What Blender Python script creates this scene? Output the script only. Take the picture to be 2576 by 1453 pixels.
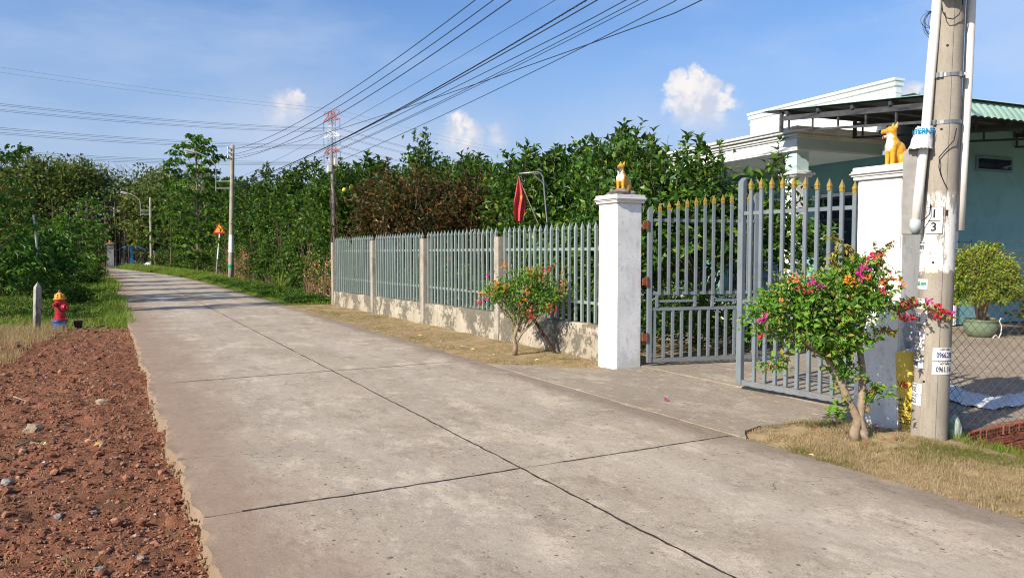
import bpy, bmesh, math
import numpy as np
from mathutils import Vector, Matrix
for o in list(bpy.data.objects): bpy.data.objects.remove(o)
SC = bpy.context.scene
COL = SC.collection
R = math.radians
# ------------------------------------------------------------------ camera
# world frame: +Y runs along the road, +X to its right, z = 0 is the road surface, metres
FPX, CAMH, HORZ, CX, CY = 1900.0, 1.6, 636.0, 1288.0, 726.5      # measured on the photo at 2576 px width
PITCH = math.atan((CY - HORZ) / FPX)
YAW = math.atan((1288.0 - 260.0) / FPX * math.cos(PITCH))          # camera looks this far right of the road
cd = bpy.data.cameras.new('camera'); cam = bpy.data.objects.new('camera', cd); COL.objects.link(cam)
cam.location = (0, 0, CAMH); cam.rotation_euler = (math.pi / 2 - PITCH, 0, -YAW)
cd.sensor_width = 36.0; cd.lens = 36.0 * FPX / 2576.0; cd.clip_start = 0.05; cd.clip_end = 6000
SC.camera = cam
_fw = np.array([math.sin(YAW), math.cos(YAW), 0.0]); _rt = np.array([math.cos(YAW), -math.sin(YAW), 0.0])
_fd = np.array([_fw[0] * math.cos(PITCH), _fw[1] * math.cos(PITCH), -math.sin(PITCH)]); _up = np.cross(_rt, _fd)
_cm = np.array([0, 0, CAMH])
def ray(u, v): return _fd + _rt * (u - CX) / FPX - _up * (v - CY) / FPX
def gp(u, v, z=0.0):                      # surveyed point: photo position on the level z
    d = ray(u, v); return _cm + d * ((z - CAMH) / d[2])
def vp(u, v, b):                          # surveyed point at the same distance as b
    d = ray(u, v); return _cm + d * (((np.array(b, float) - _cm) @ _fw) / (d @ _fw))
def dp(u, v, dist):                       # surveyed point at a level distance
    d = ray(u, v); return _cm + d * (dist / (d @ _fw))
def uy(u, y):                             # ground point in photo column u at road distance y
    d = ray(u, HORZ); return np.array([d[0] / d[1] * y, y, 0.0])
# ------------------------------------------------------------------ light
SUN_AZ, SUN_EL = R(77), R(34)             # light travels towards +X, slightly +Y
ldir = Vector((math.sin(SUN_AZ) * math.cos(SUN_EL), math.cos(SUN_AZ) * math.cos(SUN_EL), -math.sin(SUN_EL)))
sd = bpy.data.lights.new('sun', 'SUN'); sun = bpy.data.objects.new('sun', sd); COL.objects.link(sun)
sd.energy = 4.6; sd.angle = R(0.53); sd.color = (1.0, 0.90, 0.76)
sun.rotation_euler = ldir.to_track_quat('-Z', 'Y').to_euler(); sun.location = (-30, -8, 30)
W = bpy.data.worlds.new('World'); SC.world = W; W.use_nodes = True
nt = W.node_tree; nt.nodes.clear()
out = nt.nodes.new('ShaderNodeOutputWorld'); bg = nt.nodes.new('ShaderNodeBackground')
sky = nt.nodes.new('ShaderNodeTexSky'); sky.sky_type = 'NISHITA'; sky.sun_disc = False
sky.sun_elevation = SUN_EL; sky.sun_rotation = math.atan2(-ldir.x, -ldir.y)
sky.altitude = 0; sky.air_density = 1.0; sky.dust_density = 0.9; sky.ozone_density = 2.4
bg.inputs['Strength'].default_value = 0.105
def wn(t, **k):
    n = nt.nodes.new(t)
    for a, b in k.items(): setattr(n, a, b)
    return n
tc = wn('ShaderNodeTexCoord'); DIR = tc.outputs['Generated']
def wmath(op, a, b=None, c=None, clamp=False):
    n = wn('ShaderNodeMath', operation=op, use_clamp=clamp)
    for i, x in enumerate((a, b, c)):
        if x is None: continue
        if isinstance(x, (int, float)): n.inputs[i].default_value = x
        else: nt.links.new(x, n.inputs[i])
    return n.outputs[0]
def wnoise(scale, detail=8, rough=0.6, vec=None, lac=2.0):
    n = wn('ShaderNodeTexNoise'); n.inputs['Scale'].default_value = scale; n.inputs['Detail'].default_value = detail
    n.inputs['Roughness'].default_value = rough; nt.links.new(vec if vec else DIR, n.inputs['Vector']); return n
def wmix(f, a, b):
    n = wn('ShaderNodeMix', data_type='RGBA')
    for s, x in ((n.inputs[0], f), (n.inputs[6], a), (n.inputs[7], b)):
        if isinstance(x, (int, float)): s.default_value = x
        elif isinstance(x, tuple): s.default_value = x + (1,) if len(x) == 3 else x
        else: nt.links.new(x, s)
    return n.outputs[2]
puff = wnoise(55, 9, 0.62).outputs[0]; puff2 = wnoise(150, 6, 0.6).outputs[0]
edge = wmath('ADD', wmath('MULTIPLY', wmath('SUBTRACT', puff, 0.5), 0.030), wmath('MULTIPLY', wmath('SUBTRACT', puff2, 0.5), 0.012))
def blob(u, v, r, soft):
    d = ray(u, v); d = d / np.linalg.norm(d)
    n = wn('ShaderNodeVectorMath', operation='DISTANCE'); nt.links.new(DIR, n.inputs[0]); n.inputs[1].default_value = d
    s = wmath('ADD', n.outputs['Value'], edge)
    m = wn('ShaderNodeMapRange', interpolation_type='SMOOTHSTEP'); nt.links.new(s, m.inputs[0])
    m.inputs[1].default_value = r + soft * .5; m.inputs[2].default_value = r - soft * 1.2; m.inputs[3].default_value = 0; m.inputs[4].default_value = 1
    return m.outputs[0]
def union(L):
    m = L[0]
    for x in L[1:]: m = wmath('MAXIMUM', m, x)
    return m
hard = union([blob(*q) for q in ((1712, 196, .013, .005), (1750, 190, .014, .005), (1698, 226, .014, .006), (1740, 224, .020, .006), (1782, 222, .017, .006), (1814, 246, .011, .006), (1829, 228, .006, .006),
   (1690, 262, .012, .010), (1722, 258, .020, .010), (1770, 258, .022, .010), (1808, 262, .014, .010), (1834, 262, .009, .010), (1735, 285, .018, .022), (1785, 285, .018, .022),
   (1152, 300, .011, .006), (1172, 312, .012, .007), (1150, 325, .016, .012), (1185, 335, .014, .014), (1140, 350, .017, .022), (1178, 358, .020, .026), (1245, 325, .009, .010), (1248, 350, .012, .018),
   (750, 244, .008, .006), (735, 256, .011, .009), (712, 262, .013, .012), (700, 285, .012, .016), (745, 280, .012, .018), (2288, 224, .008, .006), (2305, 228, .006, .006))])
softm = union([blob(1770, 310, .050, .055), blob(1250, 340, .030, .035), blob(1170, 370, .055, .06), blob(730, 320, .085, .10), blob(860, 350, .05, .06), blob(1590, 345, .06, .08), blob(1000, 400, .06, .08), blob(1480, 390, .06, .08)])
# thin cirrus veil drawn out along the sky, everywhere
mp = wn('ShaderNodeMapping'); mp.inputs['Scale'].default_value = (1.0, 1.0, 3.2); mp.inputs['Rotation'].default_value = (0.2, 0.35, 0)
nt.links.new(DIR, mp.inputs['Vector'])
veil = wn('ShaderNodeMapRange', interpolation_type='SMOOTHSTEP'); nt.links.new(wnoise(1.9, 6, 0.55, mp.outputs[0]).outputs[0], veil.inputs[0])
veil.inputs[1].default_value = 0.42; veil.inputs[2].default_value = 0.70; veil.inputs[3].default_value = 0; veil.inputs[4].default_value = 0.5
sx = wn('ShaderNodeSeparateXYZ'); nt.links.new(DIR, sx.inputs[0])
lit = wmath('ADD', wmath('MULTIPLY', puff2, 0.8), wmath('MULTIPLY', puff, 0.8))        # denser heads are brighter
lr = wn('ShaderNodeMapRange', interpolation_type='SMOOTHSTEP'); nt.links.new(wmath('ADD', wmath('MULTIPLY', wnoise(26, 5, .55).outputs[0], .6), wmath('MULTIPLY', puff, .4)), lr.inputs[0]); lr.inputs[1].default_value = .38; lr.inputs[2].default_value = .60
cl = wmix(lr.outputs[0], (4.0, 4.15, 4.8), (6.8, 6.2, 5.6))
skc = wn('ShaderNodeHueSaturation'); skc.inputs['Saturation'].default_value = 1.12; skc.inputs['Value'].default_value = 1.0
nt.links.new(sky.outputs[0], skc.inputs['Color'])
tint = wmix(1.0, skc.outputs[0], (0.80, 0.90, 1.06)); tint.node.blend_type = 'MULTIPLY'
hz = wn('ShaderNodeMapRange', interpolation_type='SMOOTHSTEP'); nt.links.new(sx.outputs[2], hz.inputs[0]); hz.inputs[1].default_value = 0.36; hz.inputs[2].default_value = -0.02; hz.inputs[3].default_value = 0; hz.inputs[4].default_value = 0.86
c = wmix(hz.outputs[0], tint, (2.45, 3.0, 4.2))          # humid haze towards the horizon, all round
c = wmix(veil.outputs[0], c, (3.6, 4.3, 5.6))
c = wmix(wmath('MULTIPLY', softm, 0.38), c, (4.0, 4.25, 5.0))
c = wmix(wmath('MULTIPLY', hard, 0.80), c, cl)
nt.links.new(c, bg.inputs['Color']); nt.links.new(bg.outputs[0], out.inputs[0])
SC.view_settings.view_transform = 'Standard'; SC.view_settings.look = 'None'
SC.cycles.filter_width = 1.1
SC.view_settings.exposure = 0.65; SC.view_settings.gamma = 1.0; SC.view_settings.use_curve_mapping = False
# ------------------------------------------------------------------ helpers
class NT:
    def __init__(s, name):
        s.m = bpy.data.materials.new(name); s.m.use_nodes = True; s.t = s.m.node_tree; s.t.nodes.clear()
        s.o = s.n('ShaderNodeOutputMaterial'); s.p = s.n('ShaderNodeBsdfPrincipled'); s.l(s.p.outputs[0], s.o.inputs[0])
        s.pos = s.n('ShaderNodeNewGeometry'); s.P = s.pos.outputs['Position']; s.I = s.pos.outputs['Random Per Island']
    def n(s, t, **k):
        x = s.t.nodes.new(t)
        for a, b in k.items(): setattr(x, a, b)
        return x
    def l(s, a, b): s.t.links.new(a, b)
    def set(s, sock, x):
        if isinstance(x, (int, float)): sock.default_value = x
        elif isinstance(x, tuple): sock.default_value = x + (1,) if (len(x) == 3 and sock.type == 'RGBA') else x
        else: s.l(x, sock)
    def noise(s, sc, det=4, ro=0.55, vec=None, dist=0.0):
        x = s.n('ShaderNodeTexNoise'); x.inputs['Scale'].default_value = sc; x.inputs['Detail'].default_value = det
        x.inputs['Roughness'].default_value = ro; x.inputs['Distortion'].default_value = dist; s.l(vec or s.P, x.inputs['Vector']); return x.outputs[0]
    def scaled(s, v, vec=None):
        x = s.n('ShaderNodeVectorMath', operation='MULTIPLY'); s.l(vec or s.P, x.inputs[0]); x.inputs[1].default_value = v; return x.outputs[0]
    def vor(s, sc, vec=None, feat='F1'):
        x = s.n('ShaderNodeTexVoronoi', feature=feat); x.inputs['Scale'].default_value = sc; s.l(vec or s.P, x.inputs['Vector']); return x
    def rng(s, v, a, b, c=0.0, d=1.0):
        x = s.n('ShaderNodeMapRange', interpolation_type='SMOOTHSTEP'); s.l(v, x.inputs[0])
        for i, k in enumerate((a, b, c, d)): x.inputs[i + 1].default_value = k
        return x.outputs[0]
    def mix(s, f, a, b, mode='MIX'):
        x = s.n('ShaderNodeMix', data_type='RGBA', blend_type=mode)
        s.set(x.inputs[0], f); s.set(x.inputs[6], a); s.set(x.inputs[7], b); return x.outputs[2]
    def math(s, op, a, b=0.0, clamp=False):
        x = s.n('ShaderNodeMath', operation=op, use_clamp=clamp); s.set(x.inputs[0], a); s.set(x.inputs[1], b); return x.outputs[0]
    def xyz(s, vec=None):
        x = s.n('ShaderNodeSeparateXYZ'); s.l(vec or s.P, x.inputs[0]); return x.outputs
    def bump(s, h, st=0.3, d=0.01):
        x = s.n('ShaderNodeBump'); x.inputs['Strength'].default_value = st; x.inputs['Distance'].default_value = d
        s.l(h, x.inputs['Height']); s.l(x.outputs[0], s.p.inputs['Normal'])
    def done(s, col, rough=0.8, spec=0.3, metal=0.0):
        s.set(s.p.inputs['Base Color'], col); s.set(s.p.inputs['Roughness'], rough)
        s.p.inputs['Specular IOR Level'].default_value = spec; s.p.inputs['Metallic'].default_value = metal
        return s.m
MT = {}
def M(name, c1, c2=None, sc=6.0, rough=0.75, bump=0.0, bsc=60.0, spec=0.3, metal=0.0, dirt=None, dsc=3.0, damt=0.5, stretch=None):
    if name in MT: return MT[name]
    t = NT(name); c2 = c2 or tuple(x * 0.82 for x in c1)
    v = t.scaled(stretch) if stretch else None
    col = t.mix(t.rng(t.noise(sc, 5, 0.6, v), 0.3, 0.7), c1, c2)
    if dirt: col = t.mix(t.math('MULTIPLY', t.rng(t.noise(dsc, 8, 0.7, v), 0.48, 0.68), damt), col, dirt)
    if bump: t.bump(t.noise(bsc, 4, 0.6), bump, 0.01)
    MT[name] = t.done(col, rough, spec, metal); return MT[name]
def leafmat(name, cols, trans=0.3, rough=0.42, spec=0.35):
    if name in MT: return MT[name]
    t = NT(name); r = t.n('ShaderNodeValToRGB'); t.l(t.I, r.inputs[0]); e = r.color_ramp.elements
    while len(e) < len(cols): e.new(0.5)
    for i, (p, c) in enumerate(cols): e[i].position = p; e[i].color = c + (1,)
    big = t.noise(1.3, 3)
    col = t.mix(t.rng(big, 0.35, 0.7, 0.0, 0.35), r.outputs[0], tuple(x * k for x, k in zip(cols[0][1], (1.6, 1.35, 0.9))))
    m = t.done(col, rough, spec)
    tr = t.n('ShaderNodeBsdfTranslucent'); mx = t.n('ShaderNodeMixShader'); mx.inputs[0].default_value = trans
    t.l(t.mix(0.5, col, (0.25, 0.36, 0.03), 'MIX'), tr.inputs[0]); t.l(t.p.outputs[0], mx.inputs[1]); t.l(tr.outputs[0], mx.inputs[2]); t.l(mx.outputs[0], t.o.inputs[0])
    MT[name] = m; return m
WO = {}
def link(o, parent=None, org=(0, 0, 0)):
    COL.objects.link(o); org = np.array(org, float); WO[o.name] = org
    if parent is not None: o.parent = parent; o.location = org - WO[parent.name]
    else: o.location = org
    return o
def tag(o, label=None, cat=None, group=None, kind=None):
    if label: o['label'] = label
    if cat: o['category'] = cat
    if group: o['group'] = group
    if kind: o['kind'] = kind
    return o
def thing(name, label, cat, loc=(0, 0, 0), group=None):
    o = bpy.data.objects.new(name, None); o.empty_display_size = 0.2; link(o, None, loc); return tag(o, label, cat, group)
def fastmesh(name, V, F):
    """V (n,3); F array (m,k) of equal polygons"""
    V = np.asarray(V, np.float32); F = np.asarray(F, np.int32); me = bpy.data.meshes.new(name)
    me.vertices.add(len(V)); me.vertices.foreach_set('co', V.ravel())
    me.loops.add(F.size); me.loops.foreach_set('vertex_index', F.ravel())
    me.polygons.add(len(F)); me.polygons.foreach_set('loop_start', np.arange(0, F.size, F.shape[1], dtype=np.int32))
    me.polygons.foreach_set('use_smooth', np.zeros(len(F), bool)); me.update(calc_edges=True); return me
def put(name, me, mat, parent=None, org=(0, 0, 0), smooth=False):
    o = bpy.data.objects.new(name, me)
    if mat and not me.materials: me.materials.append(mat)
    if smooth and len(me.polygons): me.polygons.foreach_set('use_smooth', np.ones(len(me.polygons), bool))
    return link(o, parent, org)
class MB:
    def __init__(s): s.v = []; s.f = []
    def add(s, V, F):
        b = len(s.v); s.v.extend([tuple(map(float, p)) for p in V]); s.f.extend([tuple(b + i for i in q) for q in F]); return s
    def box(s, x0, x1, y0, y1, z0, z1, rot=0.0, piv=None, top=1.0):
        cx, cy = (x0 + x1) / 2, (y0 + y1) / 2
        V = []
        for z, k in ((z0, 1.0), (z1, top)):
            for x, y in ((x0, y0), (x1, y0), (x1, y1), (x0, y1)): V.append((cx + (x - cx) * k, cy + (y - cy) * k, z))
        if rot:
            px, py = piv if piv else (cx, cy); c, n = math.cos(rot), math.sin(rot)
            V = [(px + (x - px) * c - (y - py) * n, py + (x - px) * n + (y - py) * c, z) for x, y, z in V]
        return s.add(V, [(3, 2, 1, 0), (4, 5, 6, 7), (0, 1, 5, 4), (1, 2, 6, 5), (2, 3, 7, 6), (3, 0, 4, 7)])
    def bar(s, a, b, w, h=None, up=(0, 0, 1)):
        """rectangular bar from a to b"""
        a = Vector(a); b = Vector(b); h = h or w; d = (b - a).normalized(); u = Vector(up)
        if abs(d.dot(u)) > 0.95: u = Vector((1, 0, 0))
        x = d.cross(u).normalized() * (w / 2); y = x.cross(d).normalized() * (h / 2)
        V = [p + i * x + j * y for p in (a, b) for i, j in ((-1, -1), (1, -1), (1, 1), (-1, 1))]
        return s.add(V, [(3, 2, 1, 0), (4, 5, 6, 7), (0, 1, 5, 4), (1, 2, 6, 5), (2, 3, 7, 6), (3, 0, 4, 7)])
    def tube(s, pts, rad, n=8, caps=True):
        pts = [Vector(p) for p in pts]; k = len(pts); rad = [rad] * k if isinstance(rad, (int, float)) else list(rad)
        V = []; pu = None
        for i, p in enumerate(pts):
            d = (pts[min(i + 1, k - 1)] - pts[max(i - 1, 0)])
            d = d.normalized() if d.length > 1e-9 else Vector((0, 0, 1))
            if pu is None: u = Vector((0, 0, 1)).cross(d) if abs(d.z) < 0.9 else Vector((1, 0, 0)).cross(d)
            else: u = pu - d * pu.dot(d)
            u.normalize(); pu = u; w = d.cross(u)
            for j in range(n):
                a = 2 * math.pi * j / n; V.append(p + (u * math.cos(a) + w * math.sin(a)) * rad[i])
        F = [(i * n + j, i * n + (j + 1) % n, (i + 1) * n + (j + 1) % n, (i + 1) * n + j) for i in range(k - 1) for j in range(n)]
        if caps: F += [tuple(range(n - 1, -1, -1)), tuple((k - 1) * n + j for j in range(n))]
        return s.add(V, F)
    def lathe(s, c, prof, n=24, sq=None):
        """profile [(r,z)] turned round the vertical through c"""
        V = []; k = len(prof)
        for r, z in prof:
            for j in range(n):
                a = 2 * math.pi * j / n; V.append((c[0] + r * math.cos(a), c[1] + r * math.sin(a), c[2] + z))
        F = [(i * n + j, i * n + (j + 1) % n, (i + 1) * n + (j + 1) % n, (i + 1) * n + j) for i in range(k - 1) for j in range(n)]
        F += [tuple(range(n - 1, -1, -1)), tuple((k - 1) * n + j for j in range(n))]
        return s.add(V, F)
    def poly(s, P, z0, z1):
        n = len(P); V = [(x, y, z0) for x, y in P] + [(x, y, z1) for x, y in P]
        return s.add(V, [tuple(range(n - 1, -1, -1)), tuple(range(n, 2 * n))] + [(i, (i + 1) % n, n + (i + 1) % n, n + i) for i in range(n)])
    def mesh(s, name, org=(0, 0, 0), bevel=0.0, smooth=False):
        me = bpy.data.meshes.new(name); me.from_pydata([(x - org[0], y - org[1], z - org[2]) for x, y, z in s.v], [], s.f)
        if bevel:
            bm = bmesh.new(); bm.from_mesh(me)
            bmesh.ops.bevel(bm, geom=[e for e in bm.edges if len(e.link_faces) == 2 and e.calc_face_angle(0) > 0.6], offset=bevel, segments=2, affect='EDGES', clamp_overlap=True)
            bm.to_mesh(me); bm.free()
        return me
    def build(s, name, mat, parent=None, org=None, bevel=0.0, smooth=False):
        if org is None: org = WO[parent.name] if parent is not None else (0, 0, 0)
        return put(name, s.mesh(name, org, bevel), mat, parent, org, smooth)
def copy_tree(o, parent=None, loc=None):
    c = o.copy(); COL.objects.link(c); c.parent = parent
    if loc is not None: c.location = loc
    for ch in list(o.children): copy_tree(ch, c)
    return c
def smooth_angle(o, ang=40):
    me = o.data; me.polygons.foreach_set('use_smooth', np.ones(len(me.polygons), bool))
    try: me.set_sharp_from_angle(angle=R(ang))
    except Exception: pass
    return o
def _h(ix, iy, s):
    n = (ix.astype(np.int64) * 374761393 + iy.astype(np.int64) * 668265263 + s * 1442695041) & 0x7fffffff
    n = ((n ^ (n >> 13)) * 1274126177) & 0x7fffffff; return ((n ^ (n >> 16)) & 0xffff) / 65535.0
def vn(x, y, s=0):
    x = np.asarray(x, float); y = np.asarray(y, float); ix = np.floor(x).astype(np.int64); iy = np.floor(y).astype(np.int64); fx = x - ix; fy = y - iy
    fx = fx * fx * (3 - 2 * fx); fy = fy * fy * (3 - 2 * fy)
    return ((_h(ix, iy, s) * (1 - fx) + _h(ix + 1, iy, s) * fx) * (1 - fy) + (_h(ix, iy + 1, s) * (1 - fx) + _h(ix + 1, iy + 1, s) * fx) * fy) - 0.5
def fbm(x, y, o=4, s=0):
    t = 0; a = 1.0
    for i in range(o): t = t + a * vn(np.asarray(x) * 2 ** i, np.asarray(y) * 2 ** i, s + i); a *= 0.5
    return t
def sheet(name, xs, ys, zf, mat):
    X, Y = np.meshgrid(np.array(xs), np.array(ys)); Z = zf(X, Y); nx, ny = len(xs), len(ys)
    i = (np.arange(ny - 1)[:, None] * nx + np.arange(nx - 1)[None, :]).ravel()
    return put(name, fastmesh(name, np.stack([X, Y, Z], -1).reshape(-1, 3), np.stack([i, i + 1, i + nx + 1, i + nx], -1)), mat, smooth=True)
def inpoly(x, y, P):
    r = np.zeros(np.shape(x), bool); n = len(P)
    for i in range(n):
        (x0, y0), (x1, y1) = P[i], P[(i + 1) % n]
        c = ((y0 > y) != (y1 > y)) & (x < (x1 - x0) * (y - y0) / (y1 - y0 + 1e-12) + x0); r ^= c
    return r
def nrm(a): return a / (np.linalg.norm(a, axis=-1, keepdims=True) + 1e-9)
def leafmesh(name, P, D, N, L, Wd, fold=0.25, droop=0.2, fine=False):
    """one small folded leaf per row: P base, D direction, N upper side"""
    P = np.asarray(P, float); n = len(P); D = nrm(D); S = nrm(np.cross(D, N)); U = np.cross(S, D)
    L = np.broadcast_to(np.asarray(L, float), (n,))[:, None]; w = np.broadcast_to(np.asarray(Wd, float), (n,))[:, None] / 2
    up = U * (w * fold * 2)
    if not fine:
        V = np.stack([P, P + D * L * .5 - S * w + up, P + D * L - U * L * droop, P + D * L * .5 + S * w + up], 1).reshape(-1, 3)
        b = np.arange(n)[:, None] * 4; F = np.concatenate([b + np.array([[0, 2, 1]]), b + np.array([[0, 3, 2]])], 1).reshape(-1, 3)
    else:
        m = P + D * L * .5 - U * L * droop * .2
        V = np.stack([P, P + D * L * .38 - S * w + up, m, P + D * L * .38 + S * w + up, P + D * L - U * L * droop], 1).reshape(-1, 3)
        b = np.arange(n)[:, None] * 5
        F = np.concatenate([b + np.array([[0, 2, 1]]), b + np.array([[0, 3, 2]]), b + np.array([[1, 2, 4]]), b + np.array([[2, 3, 4]])], 1).reshape(-1, 3)
    return fastmesh(name, V, F)
def blademesh(name, P, h, w, lean, rng):
    n = len(P); a = rng.uniform(0, 2 * np.pi, n); h = np.broadcast_to(h, (n,)); w = np.broadcast_to(w, (n,))
    S = np.stack([np.cos(a), np.sin(a), np.zeros(n)], -1) * w[:, None] / 2
    b = rng.uniform(0, 2 * np.pi, n); ln = (np.abs(rng.normal(0, 1, n)) * lean * h)[:, None]; B = np.stack([np.cos(b), np.sin(b), np.zeros(n)], -1) * ln
    Z = np.zeros((n, 3)); Z[:, 2] = h
    V = np.stack([P - S, P + S, P + S * .7 + Z * .55 + B * .3, P - S * .7 + Z * .55 + B * .3, P + Z * np.clip(1 - 0.25 * ln / h[:, None], .3, 1) + B], 1).reshape(-1, 3)
    q = np.arange(n)[:, None] * 5
    F = np.concatenate([q + np.array([[0, 1, 2]]), q + np.array([[0, 2, 3]]), q + np.array([[3, 2, 4]])], 1).reshape(-1, 3)
    return fastmesh(name, V, F)
def text_mesh(s, size, depth=0.0, align='CENTER', sx=1.0, bold=0.0):
    c = bpy.data.curves.new('t', 'FONT'); c.body = s; c.size = size; c.align_x = align; c.align_y = 'CENTER'; c.extrude = depth; c.offset = bold; c.resolution_u = 3
    o = bpy.data.objects.new('t', c); COL.objects.link(o); bpy.context.view_layer.update()
    dg = bpy.context.evaluated_depsgraph_get(); me = bpy.data.meshes.new_from_object(o.evaluated_get(dg)); bpy.data.objects.remove(o); bpy.data.curves.remove(c)
    V = np.zeros(len(me.vertices) * 3, np.float32); me.vertices.foreach_get('co', V); V = V.reshape(-1, 3); V[:, 0] *= sx; me.vertices.foreach_set('co', V.ravel()); me.materials.clear()
    return me
def map_mesh(me, f):
    V = np.zeros(len(me.vertices) * 3, np.float32); me.vertices.foreach_get('co', V); V = f(V.reshape(-1, 3).astype(float)); me.vertices.foreach_set('co', V.astype(np.float32).ravel()); me.update(); return me
# ------------------------------------------------------------------ the setting
def soil_mat():
    t = NT('laterite_soil'); x, y, z = t.xyz()
    red = t.mix(t.rng(t.noise(9, 8, 0.7), 0.3, 0.72), (0.135, 0.056, 0.033), (0.31, 0.142, 0.082))
    red = t.mix(t.rng(t.noise(70, 4, 0.7), 0.55, 0.75, 0, 0.7), red, (0.32, 0.155, 0.09))
    red = t.mix(t.rng(t.noise(1.6, 5, 0.6), 0.48, 0.66, 0, 0.7), red, (0.145, 0.085, 0.045))
    grn = t.mix(t.rng(t.noise(3, 6, 0.6), 0.35, 0.65), (0.11, 0.125, 0.030), (0.19, 0.135, 0.065))
    f = t.rng(t.math('ADD', y, t.math('MULTIPLY', t.noise(0.9, 4), 5.0)), 19.8, 21.8)
    fx = t.rng(t.math('SUBTRACT', t.math('MULTIPLY', t.noise(0.8, 4), 1.6), x), 2.5, 3.4)
    t.bump(t.noise(90, 6, 0.7), 0.9, 0.02)
    return t.done(t.mix(t.math('MAXIMUM', f, fx), red, grn), 0.95, 0.1)
def road_mat(name, base, stain=True):
    t = NT(name); x, y, z = t.xyz()
    c = t.mix(t.rng(t.noise(0.7, 6, 0.62), 0.3, 0.7), base, tuple(k * 0.80 for k in base))
    st = t.scaled((1.0, 0.55, 1.0))
    fine = t.math('MULTIPLY', t.math('SUBTRACT', t.noise(95, 5, 0.8), 0.5), 0.42); fine2 = t.math('MULTIPLY', t.math('SUBTRACT', t.noise(55, 6, 0.8), 0.5), 0.5)
    c = t.mix(t.rng(t.math('ADD', t.noise(1.7, 9, 0.68, st), fine), 0.545, 0.61, 0, 0.68), c, tuple(min(1, k * 1.36) for k in base))          # worn pale patches
    c = t.mix(t.rng(t.math('ADD', t.noise(3.1, 8, 0.72, st), fine2), 0.55, 0.63, 0, 0.6), c, (0.225, 0.178, 0.132)); c = t.mix(t.rng(t.noise(11, 8, 0.72, st), 0.52, 0.64, 0, 0.42), c, (0.20, 0.165, 0.13)); c = t.mix(t.rng(t.math('ADD', t.noise(7, 7, 0.7, st), fine), 0.57, 0.63, 0, 0.5), c, (0.58, 0.50, 0.39))                          # grey scuffs
    c = t.mix(t.rng(t.noise(1.1, 5, 0.6), 0.56, 0.68, 0, 0.35), c, (0.28, 0.20, 0.14))
    gr = t.noise(150, 6, 0.8)
    c = t.mix(t.rng(t.noise(26, 8, 0.8), 0.50, 0.70, 0, 0.65), c, (0.17, 0.14, 0.11)); c = t.mix(t.rng(t.noise(34, 8, 0.8, t.scaled((1.3, .8, 1))), 0.54, 0.66, 0, 0.6), c, (0.56, 0.49, 0.40))
    c = t.mix(t.rng(gr, 0.48, 0.70, 0, 0.75), c, (0.13, 0.105, 0.085))
    pit = t.vor(46); c = t.mix(t.math('MULTIPLY', t.rng(pit.outputs['Distance'], 0.20, 0.10), t.rng(t.noise(3.2, 3), 0.47, 0.62)), c, (0.11, 0.09, 0.075))
    pit2 = t.vor(9); pc_ = t.xyz(pit2.outputs['Color']); c = t.mix(t.math('MULTIPLY', t.rng(pit2.outputs['Distance'], 0.14, 0.08, 0, 0.9), t.rng(pc_[0], .62, .66)), c, (0.085, 0.068, 0.055)); pit3 = t.vor(24, t.scaled((1, .5, 1))); p3 = t.xyz(pit3.outputs['Color']); c = t.mix(t.math('MULTIPLY', t.rng(pit3.outputs['Distance'], 0.22, 0.12, 0, 0.8), t.rng(p3[1], .72, .76)), c, (0.13, 0.105, 0.085))
    if stain:
        e = t.math('ADD', x, t.math('MULTIPLY', t.math('SUBTRACT', t.noise(1.3, 6, 0.65, t.scaled((1, 0.4, 1))), 0.5), 2.0))
        c = t.mix(t.rng(e, 1.5, 0.6, 0, 0.72), c, (0.255, 0.172, 0.118))          # laterite washed onto the left edge
        e2 = t.math('ADD', x, t.math('MULTIPLY', t.math('SUBTRACT', t.noise(2.2, 6, 0.65, t.scaled((1, 0.5, 1))), 0.5), 0.75))
        c = t.mix(t.rng(e2, 4.42, 4.72, 0, 0.55), c, (0.16, 0.115, 0.085))
        e3 = t.math('ADD', x, t.math('MULTIPLY', t.math('SUBTRACT', t.noise(7, 8, 0.75), 0.5), 0.30))
        c = t.mix(t.rng(e3, 0.53, 0.45, 0, 0.5), c, (0.22, 0.155, 0.095))           # bare broken rim
    wv = t.n('ShaderNodeVectorMath', operation='ADD'); t.l(t.P, wv.inputs[0]); nz = t.n('ShaderNodeTexNoise'); nz.inputs['Scale'].default_value = 2.2; nz.inputs['Detail'].default_value = 6; t.l(t.P, nz.inputs['Vector']); t.l(nz.outputs[1], wv.inputs[1])
    cr = t.vor(0.42, wv.outputs[0], 'DISTANCE_TO_EDGE'); c = t.mix(t.math('MULTIPLY', t.rng(cr.outputs['Distance'], 0.0035, 0.001), t.rng(t.noise(0.45, 3), 0.50, 0.58, 0, .7)), c, (0.10, 0.08, 0.065))
    tk = t.math('ABSOLUTE', t.math('SUBTRACT', t.math('ABSOLUTE', t.math('SUBTRACT', x, 2.75)), 0.85)); c = t.mix(t.math('MULTIPLY', t.rng(tk, 0.42, 0.1), t.rng(t.noise(1.4, 6, .7, t.scaled((1, .15, 1))), .4, .65, 0, .30)), c, (0.52, 0.46, 0.39))
    h = t.math('ADD', t.math('MULTIPLY', t.noise(60, 6, 0.7), 0.6), t.math('MULTIPLY', gr, 0.5))
    t.bump(t.math('ADD', h, t.math('MULTIPLY', t.noise(9, 5, .6), 1.4)), 0.5, 0.010)
    return t.done(c, 0.86, 0.25)
m_soil = soil_mat(); m_road = road_mat('road_concrete', (0.415, 0.350, 0.268)); m_yard = road_mat('yard_concrete', (0.33, 0.275, 0.205), False)
def shift(y): y = np.asarray(y, float); return -2.4 * np.clip((y - 44) / 33, 0, None) ** 1.6
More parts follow.
